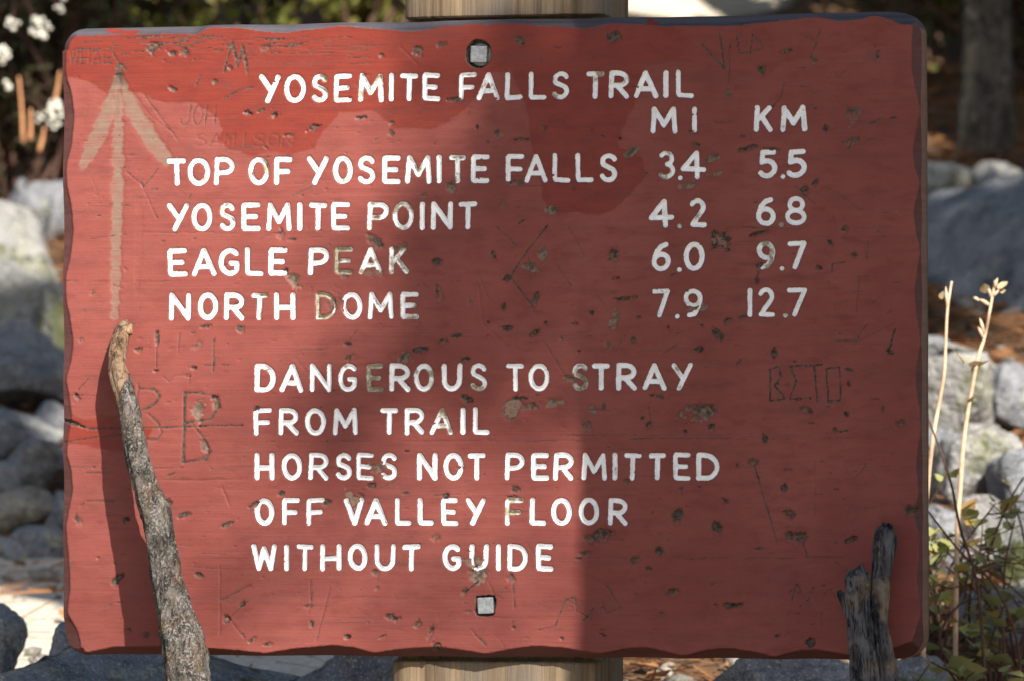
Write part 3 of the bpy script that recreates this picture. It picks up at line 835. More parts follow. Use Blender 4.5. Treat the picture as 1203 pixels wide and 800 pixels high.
# chips and gouges (photo position, width, height, tilt)
for g in [(180, 57, 14, 22, 80), (200, 63, 8, 18, 60), (218, 62, 12, 12, 0), (270, 80, 5, 10, 60), (290, 133, 12, 5, -20, .003), (323, 136, 9, 6, 0), (306, 131, 10, 4, 20), (370, 150, 20, 8, 25, .0035), (252, 97, 9, 10, 0), (202, 105, 10, 6, -30), (340, 160, 14, 4, 0), (312, 58, 14, 10, 0, .001, .4),
          (533, 118, 18, 5, 0, .003, .95), (423, 139, 16, 4, 0, .003, .95), (460, 145, 6, 4, 0), (460, 158, 10, 8, -45), (613, 164, 22, 3.5, 0, .003, .95), (573, 167, 4, 4, 0), (491, 60, 13, 12, 0), (520, 52, 12, 6, 10), (610, 48, 14, 8, -30), (718, 44, 22, 14, 0), (728, 163, 4, 4, 0, .003, 1), (640, 151, 6, 6, 0), (585, 157, 14, 12, 30, .001, .5), (695, 153, 5, 4, 0), (560, 150, 4, 6, 0), (448, 66, 8, 6, 0),
          (741, 180, 22, 9, 30, .002, .5, .9), (530, 222, 14, 14, 0, .002, .5, .7), (605, 216, 26, 9, 0, .0015, .5), (648, 248, 20, 12, -20, .002, .5, .8), (674, 222, 6, 5, 0), (590, 240, 10, 20, 40, .001, .4), (497, 232, 8, 8, 0, .001, .5),
          (838, 186, 22, 8, 25, .002, .45, .9), (836, 205, 20, 8, 8, .002, .4, .9), (808, 219, 24, 10, 4, .002, .4, 1), (880, 174, 26, 6, 18, .003, .9), (905, 175, 24, 4, -5), (871, 160, 8, 5, 0), (815, 155, 14, 4, -10, .003, .9), (818, 170, 12, 5, 0), (846, 283, 30, 22, 0, .0025, .85, .7, True), (945, 225, 14, 8, 45), (958, 215, 12, 6, 45), (889, 330, 6, 20, -10, .003, .85), (892, 312, 10, 5, 20), (818, 362, 26, 10, 8, .001, .3, .9),
          (595, 328, 9, 8, 0, .003, .9), (626, 316, 24, 16, -20, .002, .55, .8), (636, 297, 12, 16, 0, .002, .5, .9), (628, 355, 8, 22, -20, .002, .6), (515, 345, 8, 26, 10, .0015, .5), (552, 355, 6, 12, 0, .001, .4), (513, 308, 14, 8, 0), (595, 386, 18, 9, 0, .003, .85), (592, 360, 8, 12, 0), (630, 390, 18, 5, 35, .003), (640, 380, 8, 6, 0), (573, 379, 4, 4, 0, .003, 1), (660, 398, 8, 6, 0), (521, 401, 12, 7, 0), (536, 395, 16, 5, 15), (495, 411, 20, 6, 8, .003, .9), (475, 420, 20, 14, 30, .0015, .5, .9), (547, 422, 14, 6, 10), (410, 420, 12, 8, 30), (408, 404, 8, 4, 0), (580, 300, 6, 14, 30), (440, 285, 24, 14, -40, .002, .6), (470, 290, 16, 8, 20, .002, .5, .8), (440, 322, 28, 12, 0, .001, .3, .6), (345, 330, 26, 12, -50, .002, .5, .8), (336, 318, 10, 10, 0), (330, 275, 8, 14, 0, .002, .6),
          (720, 300, 12, 20, -20, .002, .6), (724, 327, 17, 5, 0, .003, .9), (735, 351, 26, 5, 4, .003, .85), (721, 374, 12, 26, -15, .002, .4, .8), (745, 400, 12, 10, 0), (750, 373, 8, 6, 0), (715, 405, 16, 10, -30, .001, .4), (695, 368, 8, 6, 0), (785, 385, 6, 8, 0), (680, 412, 8, 6, 0), (845, 395, 22, 9, -40, .003, .85), (819, 411, 16, 8, -5, .003, .9), (853, 378, 12, 5, 25), (873, 373, 10, 4, 20), (824, 383, 6, 4, 0), (868, 425, 10, 4, 50), (909, 416, 8, 14, 0), (822, 484, 46, 24, 15, .0035, .55, .9), (836, 500, 12, 8, 50), (805, 507, 8, 6, 0), (945, 479, 16, 10, -20, .003, .8), (997, 434, 4, 10, 80), (997, 451, 5, 7, 0, .003, .9), (995, 487, 6, 7, 0, .003, .9), (981, 504, 5, 6, 0), (898, 515, 8, 12, 0), (1059, 497, 14, 8, 0, .002, .4), (1037, 480, 4, 8, 0), (1045, 413, 12, 6, -40), (963, 315, 8, 6, 0), (976, 287, 6, 10, 20), (993, 270, 8, 8, 0), (1003, 300, 6, 5, 0), (890, 275, 26, 5, 15, .003, .9), (1029, 66, 8, 22, 0, .0015, .6), (955, 68, 8, 18, 20, .001, .5), (1000, 135, 24, 22, 0, .001, .5), (1003, 165, 22, 10, 10, .001, .5), (969, 152, 8, 10, 0), (925, 60, 18, 5, 10), (855, 112, 14, 12, 45, .001, .5), (895, 84, 10, 12, 30), (870, 28, 12, 6, 0),
          (602, 481, 28, 24, 30, .0018, .5, .75, True), (625, 477, 20, 10, 5, .002, .6, .7), (615, 468, 24, 4, 0, .003, .9), (652, 474, 22, 13, -5, .002, .4, .85), (546, 467, 18, 9, -25, .003, .85), (696, 480, 9, 16, 40, .002, .4, .9), (709, 478, 5, 10, -10), (690, 500, 14, 14, 0, .0012, .5), (770, 465, 18, 5, -10), (755, 490, 8, 6, 30), (762, 498, 8, 5, 40), (670, 445, 20, 8, -15, .002, .5, .8), (605, 574, 12, 8, 0, .003, .9), (600, 583, 22, 3, 0), (705, 630, 34, 16, 15, .003, .7), (687, 650, 12, 8, 0), (679, 656, 10, 3, 0), (795, 608, 14, 22, 0, .002, .75), (842, 620, 12, 14, 0, .003, .8), (853, 588, 13, 11, 0, .003, .75), (921, 575, 14, 12, -10, .003, .9), (800, 573, 8, 8, 0), (929, 603, 13, 10, 0, .003, .75), (935, 632, 24, 14, 0, .003, .75), (866, 547, 6, 8, 0), (885, 543, 12, 10, 0), (1000, 634, 14, 6, 30, .003, .9), (1070, 600, 16, 14, 0, .003, .8), (858, 711, 38, 8, 0, .004, .85), (914, 747, 8, 5, 0), (951, 756, 12, 12, 0, .003, .9), (775, 648, 10, 14, 30), (745, 657, 14, 8, 40), (762, 668, 8, 5, 0), (792, 695, 22, 8, 10), (710, 747, 16, 6, -20), (660, 750, 6, 5, 0), (735, 565, 10, 10, 0), (460, 725, 22, 8, -10, .003, .85), (489, 732, 12, 15, 20), (507, 739, 6, 28, -20, .002, .6), (513, 757, 15, 18, 0, .003, .85), (545, 695, 12, 10, 0), (563, 674, 26, 18, 20, .0018, .5, .9), (556, 660, 26, 10, 0, .001, .4, .8), (601, 679, 9, 10, 0, .002, .6), (603, 737, 5, 5, 0), (548, 718, 12, 3, 0), (442, 548, 20, 14, 0, .0015, .5, .8), (437, 570, 10, 8, 0), (417, 585, 18, 24, 30, .0015, .3, 1), (524, 582, 8, 8, 0, .003, .9), (510, 632, 14, 14, -40, .001, .45), (408, 748, 8, 6, 0, .003, .9), (448, 748, 12, 4, 20), (443, 690, 6, 6, 0),
          (232, 482, 18, 30, 0, .0015, .45, .9), (251, 467, 8, 5, 0, .003, .9), (255, 475, 10, 16, -30, .002, .5, .7), (240, 525, 10, 16, 50, .002, .5, .8), (245, 383, 22, 6, 5), (227, 432, 12, 5, 0), (184, 397, 5, 14, 0), (184, 435, 8, 6, 0, .003, .8), (163, 411, 9, 8, 0, .003, .9), (283, 388, 8, 10, 40), (232, 405, 8, 14, -60, .001, .5), (138, 680, 16, 9, 40, .003, .85), (148, 611, 7, 8, 0, .003, .95), (172, 746, 9, 8, 0), (151, 740, 7, 7, 0), (115, 655, 4, 4, 0, .003, 1), (92, 612, 10, 16, 40, .001, .5), (266, 727, 12, 14, 0, .003, .8, .5, True), (285, 708, 14, 6, 60), (297, 751, 18, 7, 35), (314, 757, 12, 5, 10), (268, 615, 22, 6, 22), (232, 675, 14, 6, -20), (197, 590, 12, 10, 0), (215, 607, 24, 8, 25), (330, 580, 10, 6, 0), (297, 593, 24, 7, 20), (385, 590, 10, 8, 0), (440, 672, 10, 6, 0), (366, 735, 8, 14, 0), (300, 480, 10, 5, 20), (95, 400, 12, 10, 0, .001, .5), (108, 345, 8, 8, 0, .001, .5), (155, 455, 8, 6, 0), (90, 465, 4, 12, 30), (395, 355, 30, 20, 60, .001, .4, .4), (405, 325, 8, 6, 0)]:
    stamp_gouge(*g)
for k in range(600):
    px, py = rnd.uniform(85, 1055), rnd.uniform(50, 752)
    s = rnd.uniform(1.0, 3.2) if rnd.random() < .92 else rnd.uniform(3.2, 6)
    stamp_gouge(px, py, s * rnd.uniform(1, 3.6), s * rnd.uniform(.5, .9), rnd.choice([0, 0, rnd.uniform(-60, 60)]), .001, rnd.uniform(.35, .8), .3)
for k in range(260):
    px, py = rnd.uniform(85, 1040), rnd.uniform(60, 745); a = rnd.choice([rnd.uniform(-.15, .15), rnd.uniform(-1.6, 1.6)]); L = rnd.uniform(6, 38)
    stamp_line([(px, py), (px + L * .5 * math.cos(a) + rnd.uniform(-1, 1), py + L * .5 * math.sin(a)), (px + L * math.cos(a), py + L * math.sin(a))], rnd.uniform(.0004, .0008), .0006, rnd.uniform(.25, .5), .15)
# horizontal flaking near the top left
for k in range(160):
    px = rnd.uniform(85, 430); py = 42 + abs(rnd.gauss(0, 14)) + (px < 150) * rnd.uniform(0, 20)
    L = rnd.uniform(5, 28)
    stamp_line([(px, py), (px + L, py + rnd.uniform(-.7, .7))], .0005, .0006, rnd.uniform(.3, .7), .2)
# counterbored bolt holes
BOLTS = [(562, 64, .0148, .0100), (570, 711, .0116, .0098)]
for px, py, r, hs in BOLTS:
    u, v = uv(px, py)
    sl = win(u - .02, u + .02, v - .02, v + .02)
    if py < 100:
        d = np.hypot(U[sl] - u, (V[sl] - v - .0005) * .92) + NZ1[sl] * .002
    else:
        d = np.maximum(abs(U[sl] - u), abs(V[sl] - v) * .96) * .55 + np.hypot(U[sl] - u, V[sl] - v) * .42 + NZ1[sl] * .005
    m = sstep(r + .0007, r - .0007, d)
    D[sl] = D[sl] * (1 - m) + .011 * m
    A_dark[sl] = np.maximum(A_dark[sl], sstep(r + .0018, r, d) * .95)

A_sdf = np.where(A_sdf > 6, 6, A_sdf)
TH = 0.047
co = np.stack([U, D, V + ZB], -1).reshape(-1, 3)
nI = NU + 1
qi = (np.arange(NV)[:, None] * nI + np.arange(NU)[None, :])
Fq = np.stack([qi, qi + 1, qi + nI + 1, qi + nI], -1)
Lf = np.max(np.stack([LID[:-1, :-1], LID[1:, :-1], LID[:-1, 1:], LID[1:, 1:]]), 0)
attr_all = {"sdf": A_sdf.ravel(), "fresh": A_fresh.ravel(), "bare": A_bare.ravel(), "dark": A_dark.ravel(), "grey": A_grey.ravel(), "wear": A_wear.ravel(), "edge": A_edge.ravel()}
# rim and back
loop = np.concatenate([np.arange(0, nI), np.arange(1, NV + 1) * nI + NU, NV * nI + np.arange(NU - 1, -1, -1), np.arange(NV - 1, 0, -1) * nI])
Pl = co[loop]; nl = len(loop)
rimV = []
for k, yy in enumerate((0, .5, 1)):
    q = Pl.copy(); q[:, 1] = Pl[:, 1] + (TH - Pl[:, 1]) * yy
    if k: q[:, 1] += 0; 
    rimV.append(q)
rimV = np.concatenate(rimV); base = len(co)
a_ = np.arange(nl); b_ = (a_ + 1) % nl
rimF = np.concatenate([np.stack([base + k * nl + a_, base + (k + 1) * nl + a_, base + (k + 1) * nl + b_, base + k * nl + b_], -1) for k in range(2)])
cb = base + len(rimV)
backF = np.stack([np.full(nl // 2, cb), base + 2 * nl + (np.arange(0, nl - 1, 2) + 2) % nl, base + 2 * nl + np.arange(0, nl - 1, 2) + 1, base + 2 * nl + np.arange(0, nl - 1, 2)], -1)
Vb = np.concatenate([co, rimV, [[0, TH, ZB]]])
ext = len(Vb) - len(co)
rimtop = np.concatenate([np.tile(np.where(Pl[:, 2] - ZB > BH / 2 - .02, 1.0, 0), 3), [0]])
ab = {k: np.concatenate([v_, np.full(ext, {"bare": .75, "sdf": 6.0, "dark": .18}.get(k, 0.0))]) for k, v_ in attr_all.items()}
ab["grey"][len(co):] = rimtop
facesB = np.concatenate([Fq[Lf < 0], rimF, backF])
used = np.zeros(len(Vb), bool); used[facesB.ravel()] = True
rem = np.cumsum(used) - 1
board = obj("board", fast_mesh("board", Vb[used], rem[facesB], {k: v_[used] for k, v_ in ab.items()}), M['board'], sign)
board["label"] = "thick brownish red board with hewn scalloped edges, scratched and chipped"
for k, (c, px, py) in enumerate(LETTERS):
    f = Fq[Lf == k]
    if len(f) == 0: continue
    ids, inv = np.unique(f.ravel(), return_inverse=True)
    nm = "decimal_point" if c == '.' else ("numeral" if c.isdigit() else "letter")
    obj(nm, fast_mesh(nm, co[ids], inv.reshape(-1, 4), {n_: v_[ids] for n_, v_ in attr_all.items()}), M['board'], board)

# bolts: square heads with chamfered rim and a washer below
for px, py, r, hs in BOLTS:
    u, v = uv(px, py)
    bm = bmesh.new()
    bmesh.ops.create_cube(bm, size=1)
    for q in bm.verts: q.co = Vector((q.co.x * hs * 1.96, q.co.y * .012, q.co.z * hs * 1.96))
    bmesh.ops.bevel(bm, geom=bm.edges[:], offset=.0016, segments=2, affect='EDGES', profile=.6)
    for q in bm.verts: q.co.y += .0005 * math.sin(q.co.x * 300)
    me = bpy.data.meshes.new("bolt"); bm.to_mesh(me); bm.free()
    b = obj("bolt", me, M['bolt'], sign)
    b.location = (u, .0062, v + ZB); b.rotation_euler = (0, rad(2 if py < 100 else -3), 0)
    wv, wf = tube_vf([(0, 0, 0), (0, .003, 0)], r * .9, 20)
    w_ = obj("washer", fast_mesh("washer", wv, wf, smooth=False), M['bolt'], b)
    w_.location = (0, .0045, 0)

# timber post behind the board
pu0, pv0 = uv(475, 8, -TH); pu1, _ = uv(712, 8, -TH); qu0, qv0 = uv(460, 788, -TH); qu1, _ = uv(705, 788, -TH)
zt = BH / 2 + .16; zb = -ZB - .05
nz_ = 150; no = 160
zs = np.sort(np.concatenate([np.linspace(zb, zt, nz_ - 4), [-BH / 2 - .006, -BH / 2 - .004, BH / 2 + .004, BH / 2 + .006]]))
th = np.linspace(0, 2 * np.pi, no, endpoint=False)
Vp = []
for zz in zs:
    f = (zz - qv0) / (pv0 - qv0)
    l = qu0 + (pu0 - qu0) * f; r = qu1 + (pu1 - qu1) * f
    hw = (r - l) / 2; cxm = (l + r) / 2; hd = .072
    # superellipse with flattened, hewn face
    ct, st = np.cos(th), np.sin(th)
    e = 2 / 7.0
    x = np.sign(ct) * np.abs(ct) ** e * hw; y = np.sign(st) * np.abs(st) ** e * hd
    nzv = fb2(x * 55 + 20, np.full(no, zz) * 2.2 + y * 20, 41) - .5
    crack = np.exp(-((x - (-.028 + .004 * math.sin(zz * 9))) / .0028) ** 2) * (y < 0) * .016 + np.exp(-((x - .06 - .003 * math.sin(zz * 7 + 1)) / .0016) ** 2) * (y < 0) * .006 + np.exp(-((x + .085) / .0016) ** 2) * (y < 0) * .006
    k = 1 + nzv * .03
    top = sstep(zt - .03, zt, zz) * .05
    x = x * (k - top); y = y * (1 - top) + crack + np.where(y < 0, 1, -1) * (nzv * .006 + .002)
    y = np.maximum(y, -hd + .0005)
    if abs(zz) > BH / 2 + .005: y = np.where(y < -.03, y - .023, y)
    Vp.append(np.stack([cxm + x, TH + hd - .0003 + y, np.full(no, zz + ZB)], -1))
Vp = np.concatenate(Vp)
i = np.arange(nz_ - 1)[:, None] * no; j = np.arange(no)[None, :]
Fp = np.stack([i + j, i + (j + 1) % no, i + no + (j + 1) % no, i + no + j], -1).reshape(-1, 4)
ctop = len(Vp); Vp = np.concatenate([Vp, [[Vp[-no:, 0].mean(), Vp[-no:, 1].mean(), zt + ZB + .003]]])
tb = (nz_ - 1) * no
Fp = np.concatenate([Fp, np.array([(ctop, tb + q, tb + q + 1, tb + (q + 2) % no) for q in range(0, no, 2)])])
obj("post", fast_mesh("post", Vp, Fp), M['post'], sign)


# ------------------------------------------------------------------ sticks leaning on the board
def wpt(px, py, d):
    u, v = uv(px, py, d)
    return lw(u, -d, v)


def stick_vf(path, radii, nseg, nring, seed, rough, knots=(), groove=0.0):
    P = smooth_path(path, nseg); R = smooth_path(np.stack([radii] * 3, 1), nseg)[:, 0]
    V_, F_ = tube_vf(P, R, nring)
    n = nseg * nring
    C = np.repeat(P, nring, 0); ax = V_[:n] - C; rr = np.linalg.norm(ax, axis=1)[:, None]; nn = ax / rr
    T = np.gradient(P, axis=0); T /= np.linalg.norm(T, axis=1)[:, None]
    arcl = np.repeat(np.concatenate([[0], np.cumsum(np.linalg.norm(np.diff(P, axis=0), axis=1))]), nring)
    q = nn * 2.2 + arcl[:, None] * np.array([9.0, 7.0, 8.0])
    disp = (fb3(q * 1.4 + 30, seed, 4) - .5) * rough * 1.6 + (fb3(nn * 7 + arcl[:, None] * 22 + 9, seed + 3, 3) - .5) * rough * .7
    if groove:
        th0 = np.tile(np.arange(nring) / nring * 2 * np.pi, nseg)
        gq = np.stack([np.cos(th0) * 3.2, np.sin(th0) * 3.2, arcl * 5], 1) + 15
        disp -= groove * np.abs(fb3(gq, seed + 5, 3) - .5) * 2
    for (s, ang, wd, am) in knots:
        th_ = np.tile(np.arange(nring) / nring * 2 * np.pi, nseg)
        da = np.angle(np.exp(1j * (th_ - ang)))
        disp += am * np.exp(-((arcl - s) / wd) ** 2 - (da / .8) ** 2)
    V_[:n] = C + nn * (rr + disp[:, None] * rr / .02)
    return V_, F_, arcl, nn


mmx = 1000
K69 = K * 6.93
SP = [(149, 377, .004, 5), (144, 386, .012, 18), (140, 402, .021, 22), (138, 425, .034, 23), (143, 450, .042, 25), (151, 478, .050, 27), (157, 510, .056, 30), (164, 545, .063, 31), (174, 580, .069, 33), (184, 605, .072, 38), (190, 640, .075, 35), (196, 680, .079, 38), (206, 720, .083, 47), (214, 752, .086, 54), (220, 785, .090, 58), (224, 830, .096, 62), (230, 900, .105, 64), (236, 1000, .119, 66), (241, 1100, .133, 68), (245, 1215, .150, 70)]
path = [wpt(a, b, c) for a, b, c, w in SP]; rads = [w * .46 * K69 for a, b, c, w in SP]
NR = 44
V_, F_, arcl, nn = stick_vf(path, rads, 330, NR, 3, .0060, ((.235, 3.6, .018, .008), (.37, 1.0, .012, -.006), (.40, 4.6, .014, .006)))
stick = root("leaning_branch", path[-1], "crooked bark covered branch with stripped orange tip leaning on the sign beside the scraped arrow", "branch")
fa = np.array([arcl[f].min() if f.max() < len(arcl) else (0 if f.min() < NR else 9) for f in F_])
nf = fb3(np.array([V_[f].mean(0) for f in F_]) * 60, 5, 3) - .5
nx0 = np.array([V_[f].mean(0)[0] for f in F_])
cen = smooth_path(path, 330)
side = nx0 - np.interp(fa, np.concatenate([[0], np.cumsum(np.linalg.norm(np.diff(cen, axis=0), axis=1))]), cen[:, 0])
isb = fa + nf * .03 + side * 1.5 > .098
for nm, mk, mt, lb in (("bark", isb, M['bark'], None), ("stripped_tip", ~isb, M['strip'], "pale orange barkless broken tip")):
    f = F_[mk]; ids, inv = np.unique(f.ravel(), return_inverse=True)
    vq = V_[ids] - path[-1]
    if nm == "stripped_tip":
        pass
    o = obj(nm, fast_mesh(nm, vq, inv.reshape(-1, 4)), mt, stick)
    if lb: o["label"] = lb
# split point at the broken end
pt = [wpt(150, 392, .016), wpt(153, 384, .013), wpt(157, 379, .011)]
tv, tf = tube_vf(smooth_path(pt, 8), np.linspace(.006, .0015, 8), 8)
obj("splinter", fast_mesh("splinter", tv - path[-1], tf), M['strip'], stick)

# silvered forked snag on the right
snag = None
S1 = [(1042, 619, .030, 15), (1040, 626, .032, 27), (1039, 640, .034, 27), (1037, 655, .037, 26), (1034, 675, .040, 23), (1033, 700, .045, 24), (1031, 730, .050, 25), (1034, 760, .055, 28), (1040, 800, .062, 30), (1042, 880, .078, 32), (1040, 1000, .10, 36), (1036, 1200, .14, 42)]
S2 = [(1004, 671, .060, 20), (1006, 678, .060, 31), (1008, 692, .062, 30), (1009, 715, .065, 28), (1011, 745, .068, 31), (1016, 780, .070, 37), (1020, 830, .075, 44), (1026, 920, .088, 50), (1030, 1050, .11, 54), (1034, 1200, .135, 58)]
S3 = [(986, 694, .060, 6), (988, 699, .060, 9), (994, 712, .062, 10), (1002, 735, .066, 10), (1008, 765, .070, 8)]
p0 = wpt(1034, 1200, .137)
snag = root("forked_snag", p0, "silvery grey forked broken branch standing in front of the shaded lower corner of the sign", "branch")
for nm, S_, sd_ in (("tall_prong", S1, 11), ("short_prong", S2, 17), ("spur", S3, 23)):
    pth = [wpt(a, b, c) for a, b, c, w in S_]; rd_ = [w * .5 * K * 6.9 for a, b, c, w in S_]
    v_, f_, al_, n_ = stick_vf(pth, rd_, 160 if nm != "spur" else 50, 44, sd_, .0052 if nm != "spur" else .003, ((.03, 2.0, .01, .006),), .010)
    # splintered end
    n0 = 44 * 8
    v_[:n0] += (np.tile(np.repeat(np.random.RandomState(sd_).rand(11), 4), 8)[:, None] - .5) * np.array([0, 0, .016 if nm != 'spur' else .003]) * np.linspace(1, 0, 8).repeat(44)[:, None]
    obj(nm, fast_mesh(nm, v_ - p0, f_), M['drift'], snag)


# ------------------------------------------------------------------ boulders
def rock_mesh(name, rx, ry, rz, seed, sub=5, rough=.10, facets=17):
    bm = bmesh.new(); bmesh.ops.create_icosphere(bm, subdivisions=sub, radius=1)
    me = bpy.data.meshes.new(name); bm.to_mesh(me); bm.free()
    n = len(me.vertices); P = np.zeros(n * 3, np.float32); me.vertices.foreach_get("co", P); P = P.reshape(-1, 3).astype(float)
    N0 = P.copy(); rs = np.random.RandomState(seed)
    P = P * (1 + .35 * (fb3(N0 * .9 + seed, seed % 9, 2) - .5)[:, None])
    for k in range(facets):
        nv = rs.normal(size=3); nv[2] *= .8; nv /= np.linalg.norm(nv)
        e = P @ nv - rs.uniform(.46, .82)
        P -= nv * (np.maximum(e, 0) * .985)[:, None]
    P = P / np.abs(P).max(0) * np.array([rx, ry, rz])
    m_ = min(rx, ry, rz)
    P += N0 * ((fb3(P / m_ * 1.7 + 31, seed % 7, 4) - .5) * rough * 2.0 * m_ + (np.abs(fb3(P / m_ * 3.1 + 5, seed % 5, 4) - .5)) * rough * 1.5 * m_ + (fb3(P * 40 + 11, 2, 3) - .5) * .010)[:, None]
    for k in range(2):                                     # a crack or two
        nv = rs.normal(size=3); nv /= np.linalg.norm(nv)
        t_ = P @ nv - rs.uniform(-.3, .5) * m_ + (fb3(P / m_ * 2 + 7, 3, 3) - .5) * .25 * m_
        P -= N0 * (np.exp(-(t_ / (.02 * m_ + .002)) ** 2) * .05 * m_)[:, None]
    me.vertices.foreach_set("co", P.astype(np.float32).ravel())
    me.polygons.foreach_set("use_smooth", np.ones(len(me.polygons), bool))
    me.update()
    return me


def rock(px, py, Y, hw, hh, seed, mat, label, rot=0, tilt=0, depth=1.0, sub=5, name="boulder", group=None):
    p = at(px, py, Y)
    rx, rz = hw * K * Y * 1.16, hh * K * Y * 1.18
    g = float(ground_z(p[0], p[1]))
    low = p[2] - rz
    if low > g - .02:                                        # keep the top where it is seen and reach into the ground
        top = p[2] + rz; rz = (top - (g - .03)) / 2; p[2] = top - rz
    o = obj(name, rock_mesh(name, rx, max(rx, rz) * depth, rz, seed, sub), M[mat], label=label, cat="rock", group=group)
    o.location = p; o.rotation_euler = (0, rad(tilt), rad(rot))
    return o


rock(-25, 316, 11.0, 125, 78, 4, 'gran', "big pale mossy boulder with sunlit sloping top above the rounded blue grey boulder", 0, 18)
rock(20, 440, 10.55, 80, 52, 9, 'gran2', "rounded blue grey boulder wedged under the big pale mossy boulder", 0, 6)
rock(70, 365, 10.75, 30, 30, 12, 'mossy', "small mossy yellow green stone between the pale boulder and the blue grey boulder", 0, 0, sub=4)
rock(8, 497, 10.3, 62, 18, 15, 'gran3', "low dark slab lying below the rounded blue grey boulder", 0, -4)
rock(52, 545, 10.1, 58, 36, 18, 'gran2', "grey boulder with lit face half hidden behind the sign's edge", 0, -5)
rock(8, 602, 9.9, 52, 27, 22, 'gran4', "tan rounded rock at the top of the sandy patch", 0, 3)
rock(55, 636, 9.8, 45, 16, 25, 'gran3', "flat dark rock at the back edge of the sandy patch", 0, 0, sub=4)
rock(-8, 752, 8.0, 34, 44, 28, 'gran3', "dark upright stone in front of the sandy patch", 0, 0)
rock(78, 762, 7.75, 26, 27, 31, 'gran3', "small dark rounded stone tucked behind the sign's lower corner", 0, 0, sub=4)
rock(120, 822, 7.7, 205, 62, 34, 'gran3', "long dark grey rock slab under the sign beside the bark covered branch", 0, -2, .45)
rock(405, 835, 7.6, 95, 70, 37, 'gran2', "grey rock with a pale ridge beside the foot of the post", 0, -14, .6)
rock(900, 838, 7.65, 110, 64, 41, 'gran3', "speckled dark grey rock under the sign behind the forked snag", 0, 2, .6)
rock(1075, 826, 7.75, 62, 58, 44, 'gran2', "smooth grey rock at the sign's shaded lower corner below the leafy plant", 0, 0, .8)
rock(1250, 335, 11.0, 215, 130, 147, 'gran2', "huge blue grey boulder with sloping top behind the dry stalks", 0, -28)
rock(1112, 206, 12.2, 30, 22, 50, 'gran', "pale stone at the foot of the dark mossy tree trunk", 0, 0, sub=4)
rock(1175, 203, 12.0, 30, 15, 53, 'gran', "flat pale stone resting above the huge blue grey boulder", 0, -15, sub=4)
rock(1105, 262, 11.8, 38, 34, 56, 'gran3', "dark grey stone between the pale stone and the huge blue grey boulder", 0, 0, sub=4)
rock(1120, 465, 9.6, 48, 46, 59, 'gran', "pale jagged rock in sunlight behind the two dry stalks", 0, 8)
rock(1196, 470, 9.7, 42, 40, 62, 'gran2', "grey block of rubble beside the pale jagged rock", 0, -8)
rock(1128, 560, 9.2, 62, 56, 65, 'gran', "pale sunlit boulder at the base of the rubble behind the leafy plant", 0, 4)
rock(1206, 572, 9.1, 42, 46, 68, 'gran3', "dark grey boulder beside the pale sunlit rubble boulder", 0, 0)
rock(1208, 640, 8.7, 38, 34, 71, 'mossy', "bright moss covered stone beside the leafy plant", 0, 0, sub=4)
rock(1190, 735, 8.3, 75, 50, 73, 'gran3', "grey speckled rock in shade under the leafy plant", 0, 0)
rock(1040, 430, 9.9, 90, 60, 76, 'gran3', "grey rock behind the middle of the sign's edge", 0, 0)
rs = random.Random(77)
for k, (px, py, Y, hw, hh) in enumerate([(1096, 432, 9.9, 16, 13), (1150, 428, 10.0, 20, 12), (1180, 436, 10.1, 16, 12), (1098, 500, 9.35, 18, 14), (1158, 508, 9.35, 18, 16), (1180, 520, 9.2, 14, 12), (1150, 592, 8.8, 20, 13), (1100, 598, 8.8, 16, 12), (1185, 428, 10.2, 12, 8), (1172, 606, 8.75, 14, 10)]):
    rock(px, py, Y, hw, hh, 200 + k, rs.choice(['gran', 'gran4', 'gran2']), "small angular granite stone in the sunlit rubble behind the dry stalks", rs.uniform(0, 90), rs.uniform(-12, 12), 1, 4, "stone", "small stones in the rubble behind the dry stalks")
for k, (px, py, Y, hw, hh) in enumerate([(62, 478, 10.35, 18, 9), (14, 556, 10.05, 18, 12), (70, 590, 9.9, 16, 12), (18, 642, 9.75, 16, 9), (30, 232, 11.5, 30, 22), (62, 215, 11.6, 18, 14)]):
    rock(px, py, Y, hw, hh, 220 + k, rs.choice(['gran3', 'gran4', 'gran2']), "small granite stone wedged among the boulders beside the sign's arrow", rs.uniform(0, 90), rs.uniform(-12, 12), 1, 4, "stone", "small stones among the boulders by the arrow")
# stones hidden behind the sign and around the foot of the sticks and post
rs = random.Random(21)
for k in range(12):
    px = 180 + k * 75 + rs.uniform(-20, 20)
    rock(px, rs.uniform(300, 520), rs.uniform(9.8, 11.4), rs.uniform(40, 75), rs.uniform(30, 55), 100 + k, rs.choice(['gran', 'gran2', 'gran3', 'gran4']), "lichen spotted granite boulder on the slope behind the sign", rs.uniform(0, 90), rs.uniform(-10, 10), 1, 4, "boulder", "boulders on the slope behind the sign")
for k in range(16):
    x = rs.uniform(-1.1, 1.1); y = rs.uniform(6.1, 7.0) if k % 2 else rs.uniform(7.25, 7.5)
    gz = float(ground_z(x, y)); r = rs.uniform(.05, .12)
    o = obj("stone", rock_mesh("stone", r * 1.3, r, r * .8, 140 + k, 3), M[rs.choice(['gran', 'gran2', 'gran3'])], label="loose granite stone on the ground at the foot of the sign", cat="rock", group="loose stones around the foot of the sign")
    o.location = (x, y, gz + r * .25); o.rotation_euler = (0, 0, rs.uniform(0, 6))


# ------------------------------------------------------------------ litter and gravel
def scatter_pts(n, x0, x1, y0, y1, rs_):
    x = rs_.uniform(x0, x1, n * 2); y = rs_.uniform(y0, y1, n * 2)
    keep = ~((x < .15) & (y > 7.9) & (y < 9.75) & (rs_.rand(n * 2) < .86))
    x = x[keep][:n]; y = y[keep][:n]
    return x, y, ground_z(x, y)


